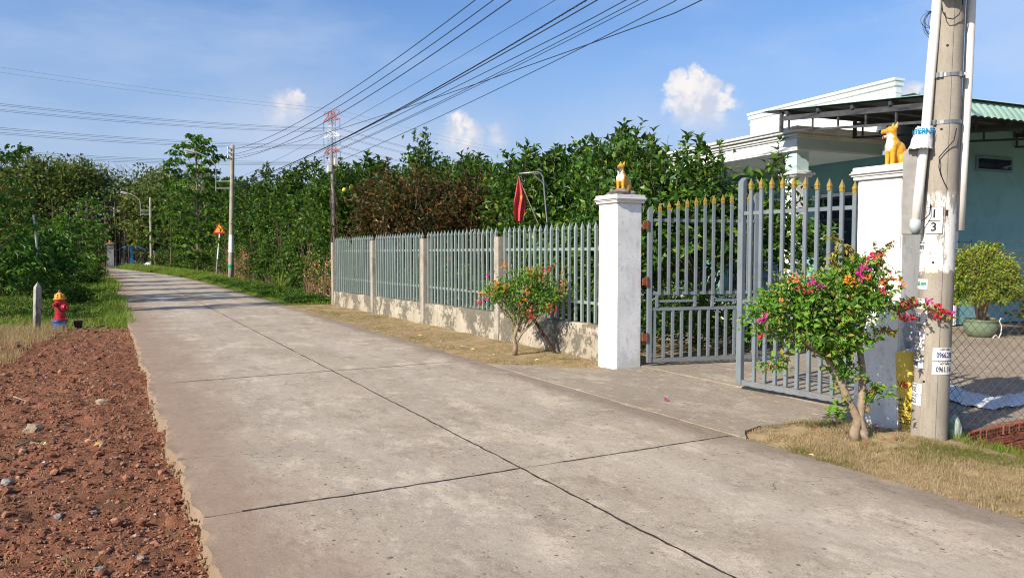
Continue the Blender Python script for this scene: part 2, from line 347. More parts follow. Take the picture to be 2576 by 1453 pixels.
g = NT('field_soil'); m_field = g.done(g.mix(g.rng(g.noise(0.4, 6), 0.3, 0.7), (0.045, 0.055, 0.018), (0.10, 0.085, 0.04)), 0.95, 0.1)
gs = MB(); gs.add([(-2500, -2500, -.62), (2500, -2500, -.62), (2500, 2500, -.62), (-2500, 2500, -.62)], [(0, 1, 2, 3)])
tag(gs.build('ground', m_field), kind='structure')
# left shoulder: laterite with clods, then rough grass
def zleft(x, y):
    near = np.clip((x + 0.4) / 0.9, 0, 1)
    z = -.105 + fbm(x * 1.1, y * 1.1, 3, 3) * .075 + fbm(x * 7, y * 7, 3, 9) * .046 + fbm(x * 24, y * 24, 2, 12) * .034 * np.clip((24 - y) / 6, 0, 1)
    z = z - .012 * near + .05 * np.clip((y - 24) / 20, 0, 1) * np.clip(-x, 0, 1.5)
    return np.where(x > 0.40, np.minimum(z, -.06), z)
xs = np.concatenate([np.linspace(-90, -8, 24), np.linspace(-7.7, -2.6, 34), np.linspace(-2.56, 0.62, 107)])
ys = np.concatenate([np.linspace(-12, 2.4, 14), np.linspace(2.45, 14, 330), np.linspace(14.06, 24, 150), np.linspace(24.2, 60, 120), np.linspace(60.6, 140, 80)])
def zl2(x, y):
    z = zleft(x, y); s = shift(y)
    return np.where((y > 44) & (x > s + .2), np.minimum(z, -.08), z)
tag(sheet('earth_shoulder', xs, ys, zl2, m_soil), kind='structure')
# right verge, orchard floor, low ground beside the yard
DRV = [(4.845, 4.72), (5.05, 4.93), (5.35, 5.02), (5.75, 4.93), (6.05, 4.74), (6.19, 4.66), (6.62, 4.66), (6.62, 8.45), (6.17, 8.41), (5.85, 8.62), (5.45, 9.05), (5.1, 9.45), (4.845, 9.72)]
def zright(x, y):
    z = -.012 + fbm(x * 2.2, y * 2.2, 3, 21) * .030 + fbm(x * 14, y * 14, 2, 24) * .012
    z = z + .07 * np.exp(-((x - 5.75) / .55) ** 2 - ((y - 4.05) / .7) ** 2) + .035 * np.exp(-((x - 5.9) / .6) ** 2 - ((y - 2.8) / .8) ** 2)
    z = z - .010 * np.clip((5.05 - x) / .2, 0, 1)
    z = np.where(inpoly(x, y, DRV) | ((x > 6.6) & (y > 3.95) & (x < 40) & (y < 8.6)), -.06, z)
    low = np.clip((x - 6.35) / .5, 0, 1) * np.clip((4.02 - y) / .1, 0, 1); z = z - .34 * low - .04 * np.clip((x - 7) / 3, 0, 1) * low
    return z + .12 * np.clip((y - 26) / 40, 0, 1) * np.clip((x - 5) / 2, 0, 1)
xs = np.concatenate([np.linspace(4.80, 7.2, 61), np.linspace(7.3, 14, 30), np.linspace(15, 120, 22)])
ys = np.concatenate([np.linspace(-8, 1.2, 12), np.linspace(1.25, 10, 200), np.linspace(10.1, 26, 120), np.linspace(26.4, 140, 120)])
def zr2(x, y): return zright(x, y)
m_verge = NT('verge_soil'); _t = m_verge
_c = _t.mix(_t.rng(_t.noise(5, 7, 0.7), 0.35, 0.7), (0.37, 0.275, 0.155), (0.235, 0.165, 0.085))
_x, _y, _z = _t.xyz()
_c = _t.mix(_t.rng(_t.math('ADD', _y, _t.math('MULTIPLY', _t.noise(1.2, 4), 4)), 25.0, 28.0), _c, (0.10, 0.115, 0.03))
_t.bump(_t.noise(120, 5, 0.7), 0.6, 0.012); m_vsoil = _t.done(_c, 0.95, 0.1)
def xr(x, y): return x
rg = sheet('verge_and_orchard_floor', xs, ys, zr2, m_vsoil); tag(rg, kind='structure')
_V = np.zeros(len(rg.data.vertices) * 3, np.float32); rg.data.vertices.foreach_get('co', _V); _V = _V.reshape(-1, 3)
_k = np.clip((7.2 - _V[:, 0]) / 2.4, 0, 1) * (_V[:, 0] < 7.25); _V[:, 0] += shift(_V[:, 1]) * _k; rg.data.vertices.foreach_set('co', _V.ravel()); rg.data.update()
# concrete road: two lanes of cast slabs with dark joints
road = bpy.data.objects.new('concrete_road', None); link(road); tag(road, kind='structure')
bed = MB(); yy = list(np.linspace(-10, 110, 121)); V = []; F = []
for i, y in enumerate(yy):
    s = float(shift(y)); V += [(.60 + s, y, -.016), (4.84 + s, y, -.016)]
    if i: F.append((2 * i - 2, 2 * i - 1, 2 * i + 1, 2 * i))
bed.add(V, F); m_joint = M('joint_tar', (0.022, 0.020, 0.020), (0.05, 0.042, 0.036), sc=30, rough=0.9); bed.build('joint_bed', m_joint, road)
JY = [-6.0, -0.45, 4.86, 10.14, 17.1, 22.4, 27.6, 33.0, 38.2, 43.5, 48.8, 54.0, 59.3, 64.5, 69.8, 75.0, 80.3, 86.0, 92.0, 98.0, 104.0]
for ci, (xa, xb) in enumerate(((.47, 2.695), (2.705, 4.85))):
    for ri in range(len(JY) - 1):
        y0, y1 = JY[ri] + .0045, JY[ri + 1] - .0045; near = y0 < 24
        ny = int((y1 - y0) / (.05 if near else .5)) + 2; nx = 15
        u = np.linspace(0, 1, nx); 
        if ci == 0: u = u ** 2.2
        yv = np.linspace(y0, y1, ny); X = np.zeros((ny, nx)); Y = np.repeat(yv[:, None], nx, 1)
        xl = np.full(ny, xa); xrr = np.full(ny, xb)
        if ci == 0:
            xl = xa + fbm(yv * 1.3, yv * 0 + 3, 3, 5) * .07 + fbm(yv * 9, yv * 0 + 1, 3, 6) * .045; xrr = xb - np.abs(fbm(yv * 7, yv * 0, 3, 7)) * .006
        else:
            xl = xa + np.abs(fbm(yv * 7, yv * 0 + 5, 3, 8)) * .006; xrr = xb + fbm(yv * 1.1, yv * 0 + 9, 3, 15) * .05 + fbm(yv * 11, yv * 0 + 2, 2, 16) * .02
        X = xl[:, None] + (xrr - xl)[:, None] * u[None, :]
        Y[0] = y0 + np.abs(fbm(X[0] * 8, X[0] * 0, 3, 17)) * .006; Y[-1] = y1 - np.abs(fbm(X[-1] * 8, X[-1] * 0 + 4, 3, 18)) * .006
        Z = fbm(X * 1.1, Y * 1.1, 2, 31) * .006 + fbm(X * 9, Y * 9, 2, 33) * .0016
        if ci == 0:
            d = X - xl[:, None]; Z = Z - np.clip(fbm(Y * 9, X * 9, 3, 35) - .05, 0, 1) * .05 * np.exp(-d / .04)
        else:
            d = xrr[:, None] - X; Z = Z - .006 * np.exp(-d / .03)
        X = X + shift(Y); A = np.stack([X, Y, Z], -1).reshape(-1, 3)
        i = (np.arange(ny - 1)[:, None] * nx + np.arange(nx - 1)[None, :]).ravel(); F = [np.stack([i, i + 1, i + nx + 1, i + nx], -1)]
        # sides
        loop = np.concatenate([np.arange(nx), np.arange(1, ny) * nx + nx - 1, (ny - 1) * nx + np.arange(nx - 2, -1, -1), np.arange(ny - 2, 0, -1) * nx])
        T_ = A[loop].copy(); B = T_.copy(); B[:, 2] = -.17; o0 = len(A); nl = len(loop)
        if ci == 0: B[:, 0] -= .02 * (np.isin(loop % nx, [0]))
        n = len(loop); j = np.arange(n); k = (j + 1) % n; F.append(np.stack([o0 + k, o0 + j, o0 + nl + j, o0 + nl + k], -1))
        put('slab', fastmesh('slab', np.concatenate([A, T_, B]), np.concatenate(F)), m_road, road, smooth=True)
# broken lumps along the undercut left rim
rq = np.random.default_rng(19); n = 900; y = 2.4 + 22 * rq.uniform(0, 1, n) ** 1.5; s = rq.uniform(.005, .019, n) * (1 + .6 * (rq.uniform(0, 1, n) > .93))
xe = .47 + fbm(y * 1.3, y * 0 + 3, 3, 5) * .07 + fbm(y * 9, y * 0 + 1, 3, 6) * .045; zz = rq.uniform(-.11, -.05, n); x = xe - .008 + rq.normal(0, .007, n) - .12 * (zz < -.075) * rq.uniform(0, .25, n)
O8 = np.array([(1, 0, 0), (0, 1, 0), (-1, 0, 0), (0, -1, 0), (0, 0, 1), (0, 0, -1)], float); J = O8[None] * (1 + rq.uniform(-.5, .4, (n, 6, 1))) + rq.normal(0, .2, (n, 6, 3)); V = (J * s[:, None, None] + np.stack([x, y, zz], -1)[:, None, :]).reshape(-1, 3)
F8 = np.array([(0, 1, 4), (1, 2, 4), (2, 3, 4), (3, 0, 4), (1, 0, 5), (2, 1, 5), (3, 2, 5), (0, 3, 5)])
tag(put('rim_rubble', fastmesh('rim_rubble', V, (np.arange(n)[:, None, None] * 6 + F8[None]).reshape(-1, 3)), M('rim_rubble', (0.27, 0.185, 0.11), (0.15, 0.085, 0.05), sc=14, rough=.95), road), kind='stuff')
# ragged tar seal standing in the joints
def seal(pts, wid, seed):
    n = len(pts); P = np.array(pts, float); d = np.gradient(P, axis=0); d = d / np.linalg.norm(d, axis=1)[:, None]; s = np.stack([-d[:, 1], d[:, 0]], -1); q = np.arange(n) * .35
    w = wid * (1 + 1.5 * np.abs(fbm(q, q * 0 + seed, 4, seed))) * np.where(fbm(q * .12, q * 0, 2, seed + 3) > .42, .25, 1); j = fbm(q * .8, q * 0 + 7, 3, seed + 1) * .012
    a = P + s * (w / 2 + j)[:, None]; b = P - s * (w / 2 - j)[:, None]; z = np.full(n, .0035); V = np.stack([np.column_stack([a, z]), np.column_stack([b, z])], 1).reshape(-1, 3); i = np.arange(n - 1) * 2
    put('joint_seal', fastmesh('joint_seal', V, np.stack([i, i + 1, i + 3, i + 2], -1)), m_joint, road)
yv = np.concatenate([np.arange(1.5, 24, .03), np.arange(24, 46, .3)]); seal(np.column_stack([2.70 + fbm(yv * .5, yv * 0, 2, 61) * .006, yv]), .012, 61)
for k, y in enumerate(JY[2:8]):
    xv = np.arange(.72, 4.8, .03); seal(np.column_stack([xv, y + fbm(xv * .6, xv * 0, 2, 66 + k) * .02]), .010 if k < 2 else .007, 70 + k)
# driveway apron and yard
dv = MB(); n = 0
drv = []
for i, (x, y) in enumerate(DRV):
    x2, y2 = DRV[(i + 1) % len(DRV)]; k = 1 if abs(x - x2) < .02 and x > 6 else 6
    for j in range(k):
        f = j / k; wob = .025 if not (x > 6.1 and x2 > 6.1) else 0; a = x + (x2 - x) * f; b = y + (y2 - y) * f
        drv.append((a + wob * float(fbm(a * 6, b * 6, 2, 41)) if a > 4.86 else a + .006, b + wob * float(fbm(a * 6 + 9, b * 6, 2, 42))))
dv.poly(drv, -.08, .004); tag(dv.build('driveway_apron', m_yard), kind='structure')
yd = MB(); yd.poly([(6.625, 4.0), (40, 3.2), (40, 30), (9.2, 30), (9.2, 8.75), (6.625, 8.45)], -.05, .018); tag(yd.build('yard_pavement', m_yard), kind='structure')
# ------------------------------------------------------------------ boundary fence, pillars, gate
def plaster(name, base, dirt, dz=0.5, amt=0.8, thr=0.56, streak=0.35):
    t = NT(name); x, y, z = t.xyz()
    v = t.scaled((1, 1, 0.45)); c = t.mix(t.rng(t.noise(3, 6, 0.6), 0.35, 0.7), base, tuple(k * .88 for k in base))
    low = t.rng(z, dz, 0.0, 0.0, 0.22); d = t.math('ADD', t.noise(7, 9, 0.72, v), low)
    c = t.mix(t.rng(d, thr, thr + .18, 0, amt), c, dirt)
    c = t.mix(t.rng(t.noise(26, 6, 0.7), thr + .06, thr + .16, 0, amt * .8), c, tuple(k * .6 for k in dirt))
    c = t.mix(t.math('MULTIPLY', t.rng(t.noise(11, 6, .7, t.scaled((1, 1, .07))), .52, .68), streak), c, tuple(k * .55 for k in base))
    t.bump(t.noise(85, 5, 0.65), 0.45, 0.006); return t.done(c, 0.9, 0.15)
def mossy():
    t = NT('mossy_render'); x, y, z = t.xyz(); c = t.mix(t.rng(t.noise(2.2, 6, .65), .35, .65), (0.43, 0.385, 0.30), (0.33, 0.29, 0.22))
    area = t.math('ADD', t.rng(t.noise(1.6, 5, .6), .36, .58), t.math('MULTIPLY', t.rng(z, .05, .40), .35)); sp = t.math('ADD', t.noise(13, 10, .8), t.math('MULTIPLY', t.math('SUBTRACT', area, .6), .20))
    c = t.mix(t.rng(sp, .46, .57, 0, .85), c, (0.10, 0.092, 0.072)); c = t.mix(t.rng(t.noise(40, 6, .8), .56, .66, 0, .6), c, (0.12, 0.105, 0.08))
    c = t.mix(t.math('MULTIPLY', t.rng(t.noise(9, 6, .7, t.scaled((1, 1, .15))), .55, .66), .45), c, (0.20, 0.18, 0.145)); t.bump(t.noise(70, 6, .7), .5, .006); return t.done(c, .92, .12)
m_wallbase = mossy()
m_post = plaster('post_concrete', (0.40, 0.365, 0.305), (0.20, 0.18, 0.145), 0.2, 0.65, 0.46)
m_white = plaster('white_limewash', (0.80, 0.80, 0.775), (0.40, 0.40, 0.375), 0.35, 0.5, 0.50)
m_picket = M('picket_paint', (0.255, 0.315, 0.29), (0.215, 0.275, 0.255), sc=4, rough=0.42, spec=0.45, dirt=(0.24, 0.30, 0.30), dsc=6, damt=0.3)
def gatemat():
    t = NT('gate_paint'); x, y, z = t.xyz(); c = t.mix(t.rng(t.noise(3, 5, .6), .3, .7), (0.175, 0.205, 0.220), (0.145, 0.175, 0.195))
    c = t.mix(t.rng(t.noise(7, 8, .7), .52, .68, 0, .5), c, (0.115, 0.125, 0.13)); c = t.mix(t.rng(t.noise(17, 8, .75), .63, .69, 0, .75), c, (0.16, 0.065, 0.035)); c = t.mix(t.math('MULTIPLY', t.rng(z, .22, .06), t.rng(t.noise(20, 6, .7), .42, .60, 0, .6)), c, (0.20, 0.14, 0.10))
    t.bump(t.noise(90, 4, .6), .12, .004); return t.done(c, .40, .42)
m_gate = gatemat()
m_rust = M('rusty_iron', (0.20, 0.060, 0.028), (0.11, 0.035, 0.02), sc=30, rough=0.85)
m_gold = M('gold_paint', (0.60, 0.39, 0.085), (0.46, 0.28, 0.05), sc=40, rough=0.32, spec=0.6, metal=0.55)
def fx(y): return 6.262 + (23.4 - y) * 0.0178          # road side of the base wall
fence = thing('boundary_fence', 'long pale green picket fence on a mossy low concrete wall beside the road', 'fence', (fx(16), 16, 0))
ya = [8.88, 12.52, 16.10, 19.58, 23.30]; zt = lambda y: .515 - (y - 9) * .0075
V = []; F = []; yy = np.linspace(8.88, 23.46, 150)
for i, y in enumerate(yy):
    x = fx(y); w = .17; t_ = zt(y); wob = float(fbm(y * 2, 0, 3, 51)) * .006
    prof = [(x - .02, -.1), (x - .012 + wob * .4, .12), (x + wob, t_ * .6), (x + .002, t_ - .02 + wob * .6), (x + .02, t_ + wob), (x + w, t_ + wob), (x + w, -.1)]
    V += [(a, y, z) for a, z in prof]
    if i: b = (i - 1) * 7; F += [(b + j, b + j + 1, b + 8 + j, b + 7 + j) for j in range(6)]
F += [tuple(range(7)), tuple(range(149 * 7 + 6, 149 * 7 - 1, -1))]
wb = MB().add(V, F); smooth_angle(wb.build('base_wall', m_wallbase, fence), 50)
for y in ya[1:]:
    x = fx(y); p = MB().box(x - .03, x + .20, y - .10, y + .10, -.1, 1.925 if y > 13 else 1.90); p.build('post', m_post, fence, bevel=.012)
pm = MB().box(-.020, .020, -.020, .020, 0, 1).mesh('picket')      # unit tube, scaled in z
_k = .024; tipm = MB().add([(-_k, -_k, 0), (_k, -_k, 0), (_k, _k, 0), (-_k, _k, 0), (-_k, -_k, .022), (_k, -_k, .022), (_k, _k, .022), (-_k, _k, .022), (0, 0, .125)],
                [(3, 2, 1, 0), (0, 1, 5, 4), (1, 2, 6, 5), (2, 3, 7, 6), (3, 0, 4, 7), (4, 5, 8), (5, 6, 8), (6, 7, 8), (7, 4, 8)]).mesh('picket_tip')
rngf = np.random.default_rng(5)
for k in range(4):
    y0 = ya[k] + (.03 if k == 0 else .12); y1 = ya[k + 1] - .12; n = 19 if k else 20
    for z in (1.66, .83):
        MB().bar((fx(y0) + .105, y0 - .03, z), (fx(y1) + .105, y1 + .03, z), .03, .045).build('rail', m_picket, fence)
    for i in range(n):
        y = y0 + .05 + (y1 - y0 - .10) * i / (n - 1); x = fx(y) + .068; zb = zt(y) + .02; top = 1.965 + rngf.normal(0, .004)
        o = put('picket', pm, m_picket, fence, (x, y, zb)); o.scale = (1, 1, top - zb); o.rotation_euler = (rngf.normal(0, .004), rngf.normal(0, .003), rngf.normal(0, .03))
        t_ = put('picket_tip', tipm, m_picket, fence, (x, y, top))
def pillar(label, x0, x1, y0, y1, h, fresh):
    t = thing('gate_pillar', label, 'pillar', ((x0 + x1) / 2, (y0 + y1) / 2, 0), 'white pillars of the gate')
    MB().box(x0, x1, y0, y1, -.12, h).build('shaft', m_white, t, bevel=.012)
    def ring(e, z0, z1, b): return MB().box(x0 - e, x1 + e, y0 - e, y1 + e, z0, z1).build('cap_moulding', m_capw, t, bevel=b)
    ring(.028, h - .002, h + .035, .004); ring(.062, h + .032, h + .078, .020); ring(.034, h + .075, h + .112, .006)
    return t
m_capw = plaster('weathered_cap', (0.74, 0.73, 0.70), (0.30, 0.29, 0.27), 0.0, 0.6)
P1 = pillar('white gate pillar with a dog statue on a rocky base, at the end of the picket fence', 6.19, 6.615, 8.43, 8.87, 2.29, True)
P2 = pillar('white gate pillar with a big golden dog statue, behind the flowering shrub and utility pole', 6.16, 6.60, 4.215, 4.665, 2.27, False)
P1H, P2H = 2.29 + .112, 2.27 + .112
# gate leaves: built in local x along the leaf from hinge (0) to free end (L)
def finial():
    b = MB(); b.lathe((0, 0, 0), [(.030, 0), (.030, .03), (.026, .034), (.035, .05), (.027, .078), (.012, .112), (.002, .145)], 4); return b.mesh('finial')
fin = finial()
for v in fin.vertices: v.co = v.co * .88
rgb_ = np.random.default_rng(12)
for v in fin.vertices: x, y = v.co.x, v.co.y; v.co.x, v.co.y = (x - y) * .7071, (x + y) * .7071
def leaf(label, hinge, free, flip):
    h = Vector((hinge[0], hinge[1], 0)); f = Vector((free[0], free[1], 0)); L = (f - h).length; d = (f - h).normalized()
    t = thing('gate_leaf', label, 'gate', tuple(h), 'two leaves of the gate'); t.rotation_euler = (0, 0, math.atan2(d.y, d.x))
    def loc(mb, name, mat=m_gate, bev=.003): return put(name, mb.mesh(name, (0, 0, 0), bev), mat, t, WO[t.name])
    zb = .07; zh = 2.26; zf = 2.47
    for x, w, zz in ((.03, .06, zh - .02), (L - .03, .075, zf)):
        b = MB().box(x - w / 2, x + w / 2, -.03, .03, zb - .005, zz); b.v[-4:] = [(p[0], p[1], p[2] - (.05 if p[1] > 0 else 0)) for p in b.v[-4:]]; loc(b, 'stile')
    for z, hh in ((2.055, .042), (1.035, .045), (.815, .045), (zb + .025, .06)): loc(MB().bar((.06, 0, z), (L - .068, 0, z), .035, hh), 'rail', bev=.002)
    for x0, x1 in ((.14, L * .42), (L * .58, L - .14)): loc(MB().bar((x0, 0, .925), (x1, 0, .925), .028, .032), 'inset_rail', bev=.002)
    for x in (.14, L * .42, L * .58, L - .14): loc(MB().bar((x, 0, .838), (x, 0, 1.012), .036, .05, (0, 1, 0)), 'inset_post', bev=.002)
    n = 11; sp = (L - .06 - .075 - .07) / n
    for i in range(n):
        x = .06 + .035 + sp * (i + .5); q = x / L; zt_ = 2.14 + .185 * math.sin(min(1, q * 1.12) * math.pi / 2)
        ya_, yb_ = sorted((-.046 * flip, -.0176 * flip)); b = MB().box(x - .021, x + .021, ya_, yb_, 1.013, zt_); ob_ = loc(b, 'bar', bev=.003); ob_.rotation_euler = (rgb_.normal(0, .0012), rgb_.normal(0, .0016), 0)
        o = put('finial', fin, m_gold, t, np.array(WO[t.name]) + np.array((x, -.032 * flip, zt_ - .004)))
        x -= sp * .38; b = MB().box(x - .020, x + .020, -.0165, .0165, zb + .056, .792); loc(b, 'bar', bev=.003)
    for z in (.42, 1.2, 1.98):
        b = MB().box(-.075, .002, -.025, .018, z - .05, z + .05); b.box(-.03, -.006, -.05, -.025, z - .07, z + .07); loc(b, 'hinge', m_rust)
    return t
leaf('grey gate leaf with gold spear tips swung inwards beside the picket fence pillar', (6.665, 8.36), (8.36, 7.96), 1)
leaf('grey gate leaf with gold tips standing nearly closed behind the flowering shrub', (6.655, 4.72), (6.52, 6.49), -1)
# ------------------------------------------------------------------ house, carport roof, boundary of the yard
m_teal = M('teal_wall_paint', (0.205, 0.43, 0.455), (0.185, 0.39, 0.42), sc=1.5, rough=0.7, dirt=(0.08, 0.18, 0.19), dsc=1.2, damt=0.3)
m_pale = M('pale_blue_paint', (0.50, 0.66, 0.665), (0.46, 0.61, 0.62), sc=1.5, rough=0.65)
m_hwhite = M('house_white_paint', (0.80, 0.82, 0.80), (0.74, 0.765, 0.745), sc=1.2, rough=0.65, dirt=(0.60, 0.61, 0.58), dsc=1.1, damt=0.3)
m_cornice = M('cornice_white', (0.76, 0.76, 0.73), (0.66, 0.655, 0.62), sc=3, rough=0.7, dirt=(0.40, 0.38, 0.34), dsc=4, damt=0.4)
m_glass = M('window_glass', (0.012, 0.022, 0.045), (0.016, 0.03, 0.06), rough=0.06, spec=0.7)
m_frame = M('window_frame_dark', (0.05, 0.06, 0.075), rough=0.4)
m_steel = M('carport_steel', (0.075, 0.080, 0.082), (0.05, 0.052, 0.055), sc=6, rough=0.55)
m_sheet = M('green_roof_sheet', (0.33, 0.49, 0.39), (0.27, 0.42, 0.335), sc=2, rough=0.45, dirt=(0.20, 0.28, 0.22), dsc=3, damt=0.35)
m_under = M('underside_shade', (0.12, 0.125, 0.12), (0.08, 0.085, 0.082), sc=3, rough=0.7)
m_curtain = M('white_curtain', (0.62, 0.62, 0.60), rough=0.9)
HO = (12.9, 11.25, 0.0); HR = -R(5.0)
house = thing('house', 'single storey white and teal house with a columned porch behind the gate', 'house', HO); house.rotation_euler = (0, 0, HR)
def H(mb, name, mat, par=None, bev=0.0, root=None, kid_of=None):
    r = root or house; o = put(name, mb.mesh(name, (0, 0, 0), bev), mat, None); o.parent = par or r; o.location = (0, 0, 0); return o
def ledge(prof, x0, x1, y0, y1):
    """stepped ring round a rectangle: prof [(offset, z0, z1)]"""
    b = MB()
    for e, z0, z1 in prof: b.box(x0 - e, x1 + e, y0 - e, y1 + e, z0, z1)
    return b
# porch: terrace floor, columns, fascia, cornice, soffit
H(MB().box(-.25, 2.5, -.35, 11, .04, .42), 'terrace', m_cornice)
H(MB().box(0, 2.496, 0, 10.8, 3.80, 4.02), 'fascia', m_hwhite, bev=.006)
H(MB().box(.012, 2.49, .012, 10.79, 3.766, 3.8), 'soffit', m_hwhite); H(MB().box(.004, 2.49, -.006, -.0005, 3.802, 4.018), 'side_fascia_panel', m_pale)
for k, (e, z0, z1) in enumerate(((.035, 4.02, 4.06), (.07, 4.062, 4.10), (.045, 4.102, 4.13), (.12, 4.132, 4.185), (.16, 4.187, 4.245))):
    H(MB().box(-e, 2.494, -e, 10.8 + e, z0, z1), 'cornice_moulding', m_cornice, bev=.008)
def column(x, y):
    c = H(MB().box(x - .17, x + .17, y - .17, y + .17, .42, 3.30), 'column', m_hwhite, bev=.01)
    for e, z0, z1 in ((.06, 3.22, 3.26), (.10, 3.262, 3.31), (.05, 3.312, 3.35)): H(MB().box(x - .17 - e, x + .17 + e, y - .17 - e, y + .17 + e, z0, z1), 'capital', m_hwhite, c, bev=.012)
    H(MB().box(x - .165, x + .165, y - .165, y + .165, 3.352, 3.764), 'column_neck', m_pale, c)
    for e, z0, z1 in ((.06, .421, .56),): H(MB().box(x - .17 - e, x + .17 + e, y - .17 - e, y + .17 + e, z0, z1), 'column_base', m_hwhite, c, bev=.01)
column(.25, .25); column(.25, 4.6); column(.25, 9.0)
# front wall under the porch with glazed doors, gable side wall, parapet
fw_ = MB(); fw_.box(2.5, 2.72, -1.18, .25, .05, 3.76); fw_.box(2.5, 2.72, .25, 10.8, 2.95, 3.76); fw_.box(2.5, 2.72, 1.95, 2.55, .05, 2.95); fw_.box(2.5, 2.72, 5.2, 6.2, .05, 2.95); fw_.box(2.5, 2.72, 9.4, 10.8, .05, 2.95); fw_.box(2.5, 2.72, .25, 1.95, .05, .42); fw_.box(2.5, 2.72, 2.55, 5.2, .05, .42); fw_.box(2.5, 2.72, 6.2, 9.4, .05, .42)
H(fw_, 'front_wall', m_teal)
def glazing(y0, y1, n, z0=.42, z1=2.95):
    w = MB()
    for i in range(n + 1): y = y0 + .03 + (y1 - y0 - .06) * i / n; w.box(2.52, 2.60, y - .03, y + .03, z0, z1)
    for z in (z0 + .03, 1.35, z1 - .55, z1 - .03): w.box(2.523, 2.597, y0, y1, z - .028, z + .028)
    f = H(w, 'window', m_frame)
    for i in range(n):
        a = y0 + .06 + (y1 - y0 - .06) * i / n; b = y0 + .03 + (y1 - y0 - .06) * (i + 1) / n - .03
        for za, zb in ((z0 + .06, 1.32), (1.38, z1 - .58), (z1 - .52, z1 - .06)): H(MB().box(2.55, 2.56, a, b, za, zb), 'pane', m_glass, f)
    if n > 1: H(MB().box(2.66, 2.67, y0 + .1, y1 - .1, z0 + .1, z1 - .6), 'curtain', m_curtain, f)
    H(MB().box(2.46, 2.515, y0 - .06, y1 + .06, z1, z1 + .07), 'lintel', m_hwhite, f)
glazing(.25, 1.95, 2); glazing(2.55, 5.2, 4); glazing(6.2, 9.4, 4)
H(MB().box(2.5, 9.5, -1.18, -1.0, .05, 4.3), 'carport_wall', m_teal)
H(MB().box(2.5, 2.68, -.30, 4.34, 3.9, 5.28), 'parapet', m_hwhite, bev=.008)
for e, z0, z1 in ((.02, 5.10, 5.15), (.055, 5.26, 5.33), (.025, 5.332, 5.37), (.075, 5.372, 5.43)):
    H(MB().box(2.5 - e, 2.68 + e, -.30 - e * .3, 4.34 + e, z0, z1), 'parapet_moulding', m_hwhite, bev=.008)
H(MB().add([(2.68, -.26, 3.9), (9.5, -.26, 3.9), (9.5, -.26, 4.55), (2.68, -.26, 5.02), (2.68, -.08, 3.9), (9.5, -.08, 3.9), (9.5, -.08, 4.55), (2.68, -.08, 5.02)], [(0, 1, 2, 3), (7, 6, 5, 4), (3, 2, 6, 7), (1, 5, 6, 2), (0, 3, 7, 4)]), 'gable_wall', m_pale)
H(MB().box(2.69, 10, 4.0, 10.8, 3.9, 4.5), 'rear_block', m_hwhite)
def corrug(name, x0, x1, y0, y1, zf, pitch=.16, amp=.022, th=.012):
    n = int((x1 - x0) / (pitch / 8)); V = []; ys_ = np.linspace(y0, y1, 9)
    xsn = np.linspace(x0, x1, n); F = []
    for x in xsn:
        for y in ys_: V.append((x, y, zf(x, y) + amp * abs(math.sin(math.pi * (x - x0) / pitch)) + .0))
    m_ = len(ys_)
    for i in range(n - 1):
        for j in range(m_ - 1): F.append((i * m_ + j, (i + 1) * m_ + j, (i + 1) * m_ + j + 1, i * m_ + j + 1))
    return MB().add(V, F)
rf = H(corrug('roof_sheet', 2.70, 10, -.55, 4.0, lambda x, y: 5.06 - (x - 2.7) * .070), 'roof', m_sheet)
H(MB().box(2.70, 2.82, -.5, -.30, 4.93, 5.03), 'gutter_bracket', m_steel)
# small upper window high in the carport wall and the door below
v = H(MB().box(3.9, 5.1, -1.215, -1.17, 3.38, 3.70), 'window', M('vent_frame', (0.16, 0.30, 0.32))); H(MB().box(3.96, 5.04, -1.222, -1.212, 3.43, 3.65), 'pane', m_glass, v)
dw, dx0, dx1 = .07, 2.62, 3.35
d_ = H(MB().box(dx0, dx0 + dw, -1.24, -1.15, .05, 2.43).box(dx1 - dw, dx1, -1.24, -1.15, .05, 2.43).box(dx0 - .04, dx1 + .04, -1.25, -1.15, 2.43, 2.53), 'door', m_hwhite)
H(MB().box(dx0 + dw, dx1 - dw, -1.20, -1.182, .06, 2.42), 'door_panel', m_glass, d_)
g_ = MB()
for i in range(6): x = dx0 + .1 + i * .105; g_.box(x, x + .016, -1.225, -1.21, .1, 2.4)
for z in np.linspace(.2, 2.3, 8): g_.box(dx0 + dw, dx1 - dw, -1.228, -1.207, z, z + .016)
H(g_, 'door_grille', m_steel, d_)
H(MB().box(dx1 - .45, dx1 - .2, -1.235, -1.228, 2.05, 2.3), 'warning_plate', M('warning_yellow', (0.75, 0.62, 0.2)), d_)
# carport
cp = thing('carport_roof', 'green corrugated carport roof on dark steel trusses at the side of the house', 'roof', HO); cp.rotation_euler = (0, 0, HR)
def C(mb, name, mat, par=None, bev=0.0): return H(mb, name, mat, par, bev, cp)
cz = lambda y: 4.13 + (y + 3.75) * .098
def czs(x, y):      # rolled eave at the front
    e = y + 4.15
    return cz(y) - .34 * max(0.0, 1 - e / .42) ** 2.0
b = corrug('s', -.90, 9.0, -3.7, .12, lambda x, y: cz(y)); 
sh = C(b, 'roof_sheet', m_sheet); C(MB().add([(-.88, -4.0, cz(-4.0) - .03), (9, -4.0, cz(-4.0) - .03), (9, .10, cz(.10) - .012), (-.88, .10, cz(.10) - .012)], [(0, 1, 2, 3)]), 'shade_sheet', m_under)  # added dark sheet stands in for the shade under the roof
V = []; F = []; n = 500; mm = 8; ysr = np.linspace(-4.15, -3.70, mm)
for x in np.linspace(-.90, 9.0, n):
    for y in ysr: V.append((x, y, czs(x, y) + .03 * abs(math.sin(math.pi * (x + .9) / .16)) ** .7))
for i in range(n - 1):
    for j in range(mm - 1): F.append((i * mm + j, (i + 1) * mm + j, (i + 1) * mm + j + 1, i * mm + j + 1))
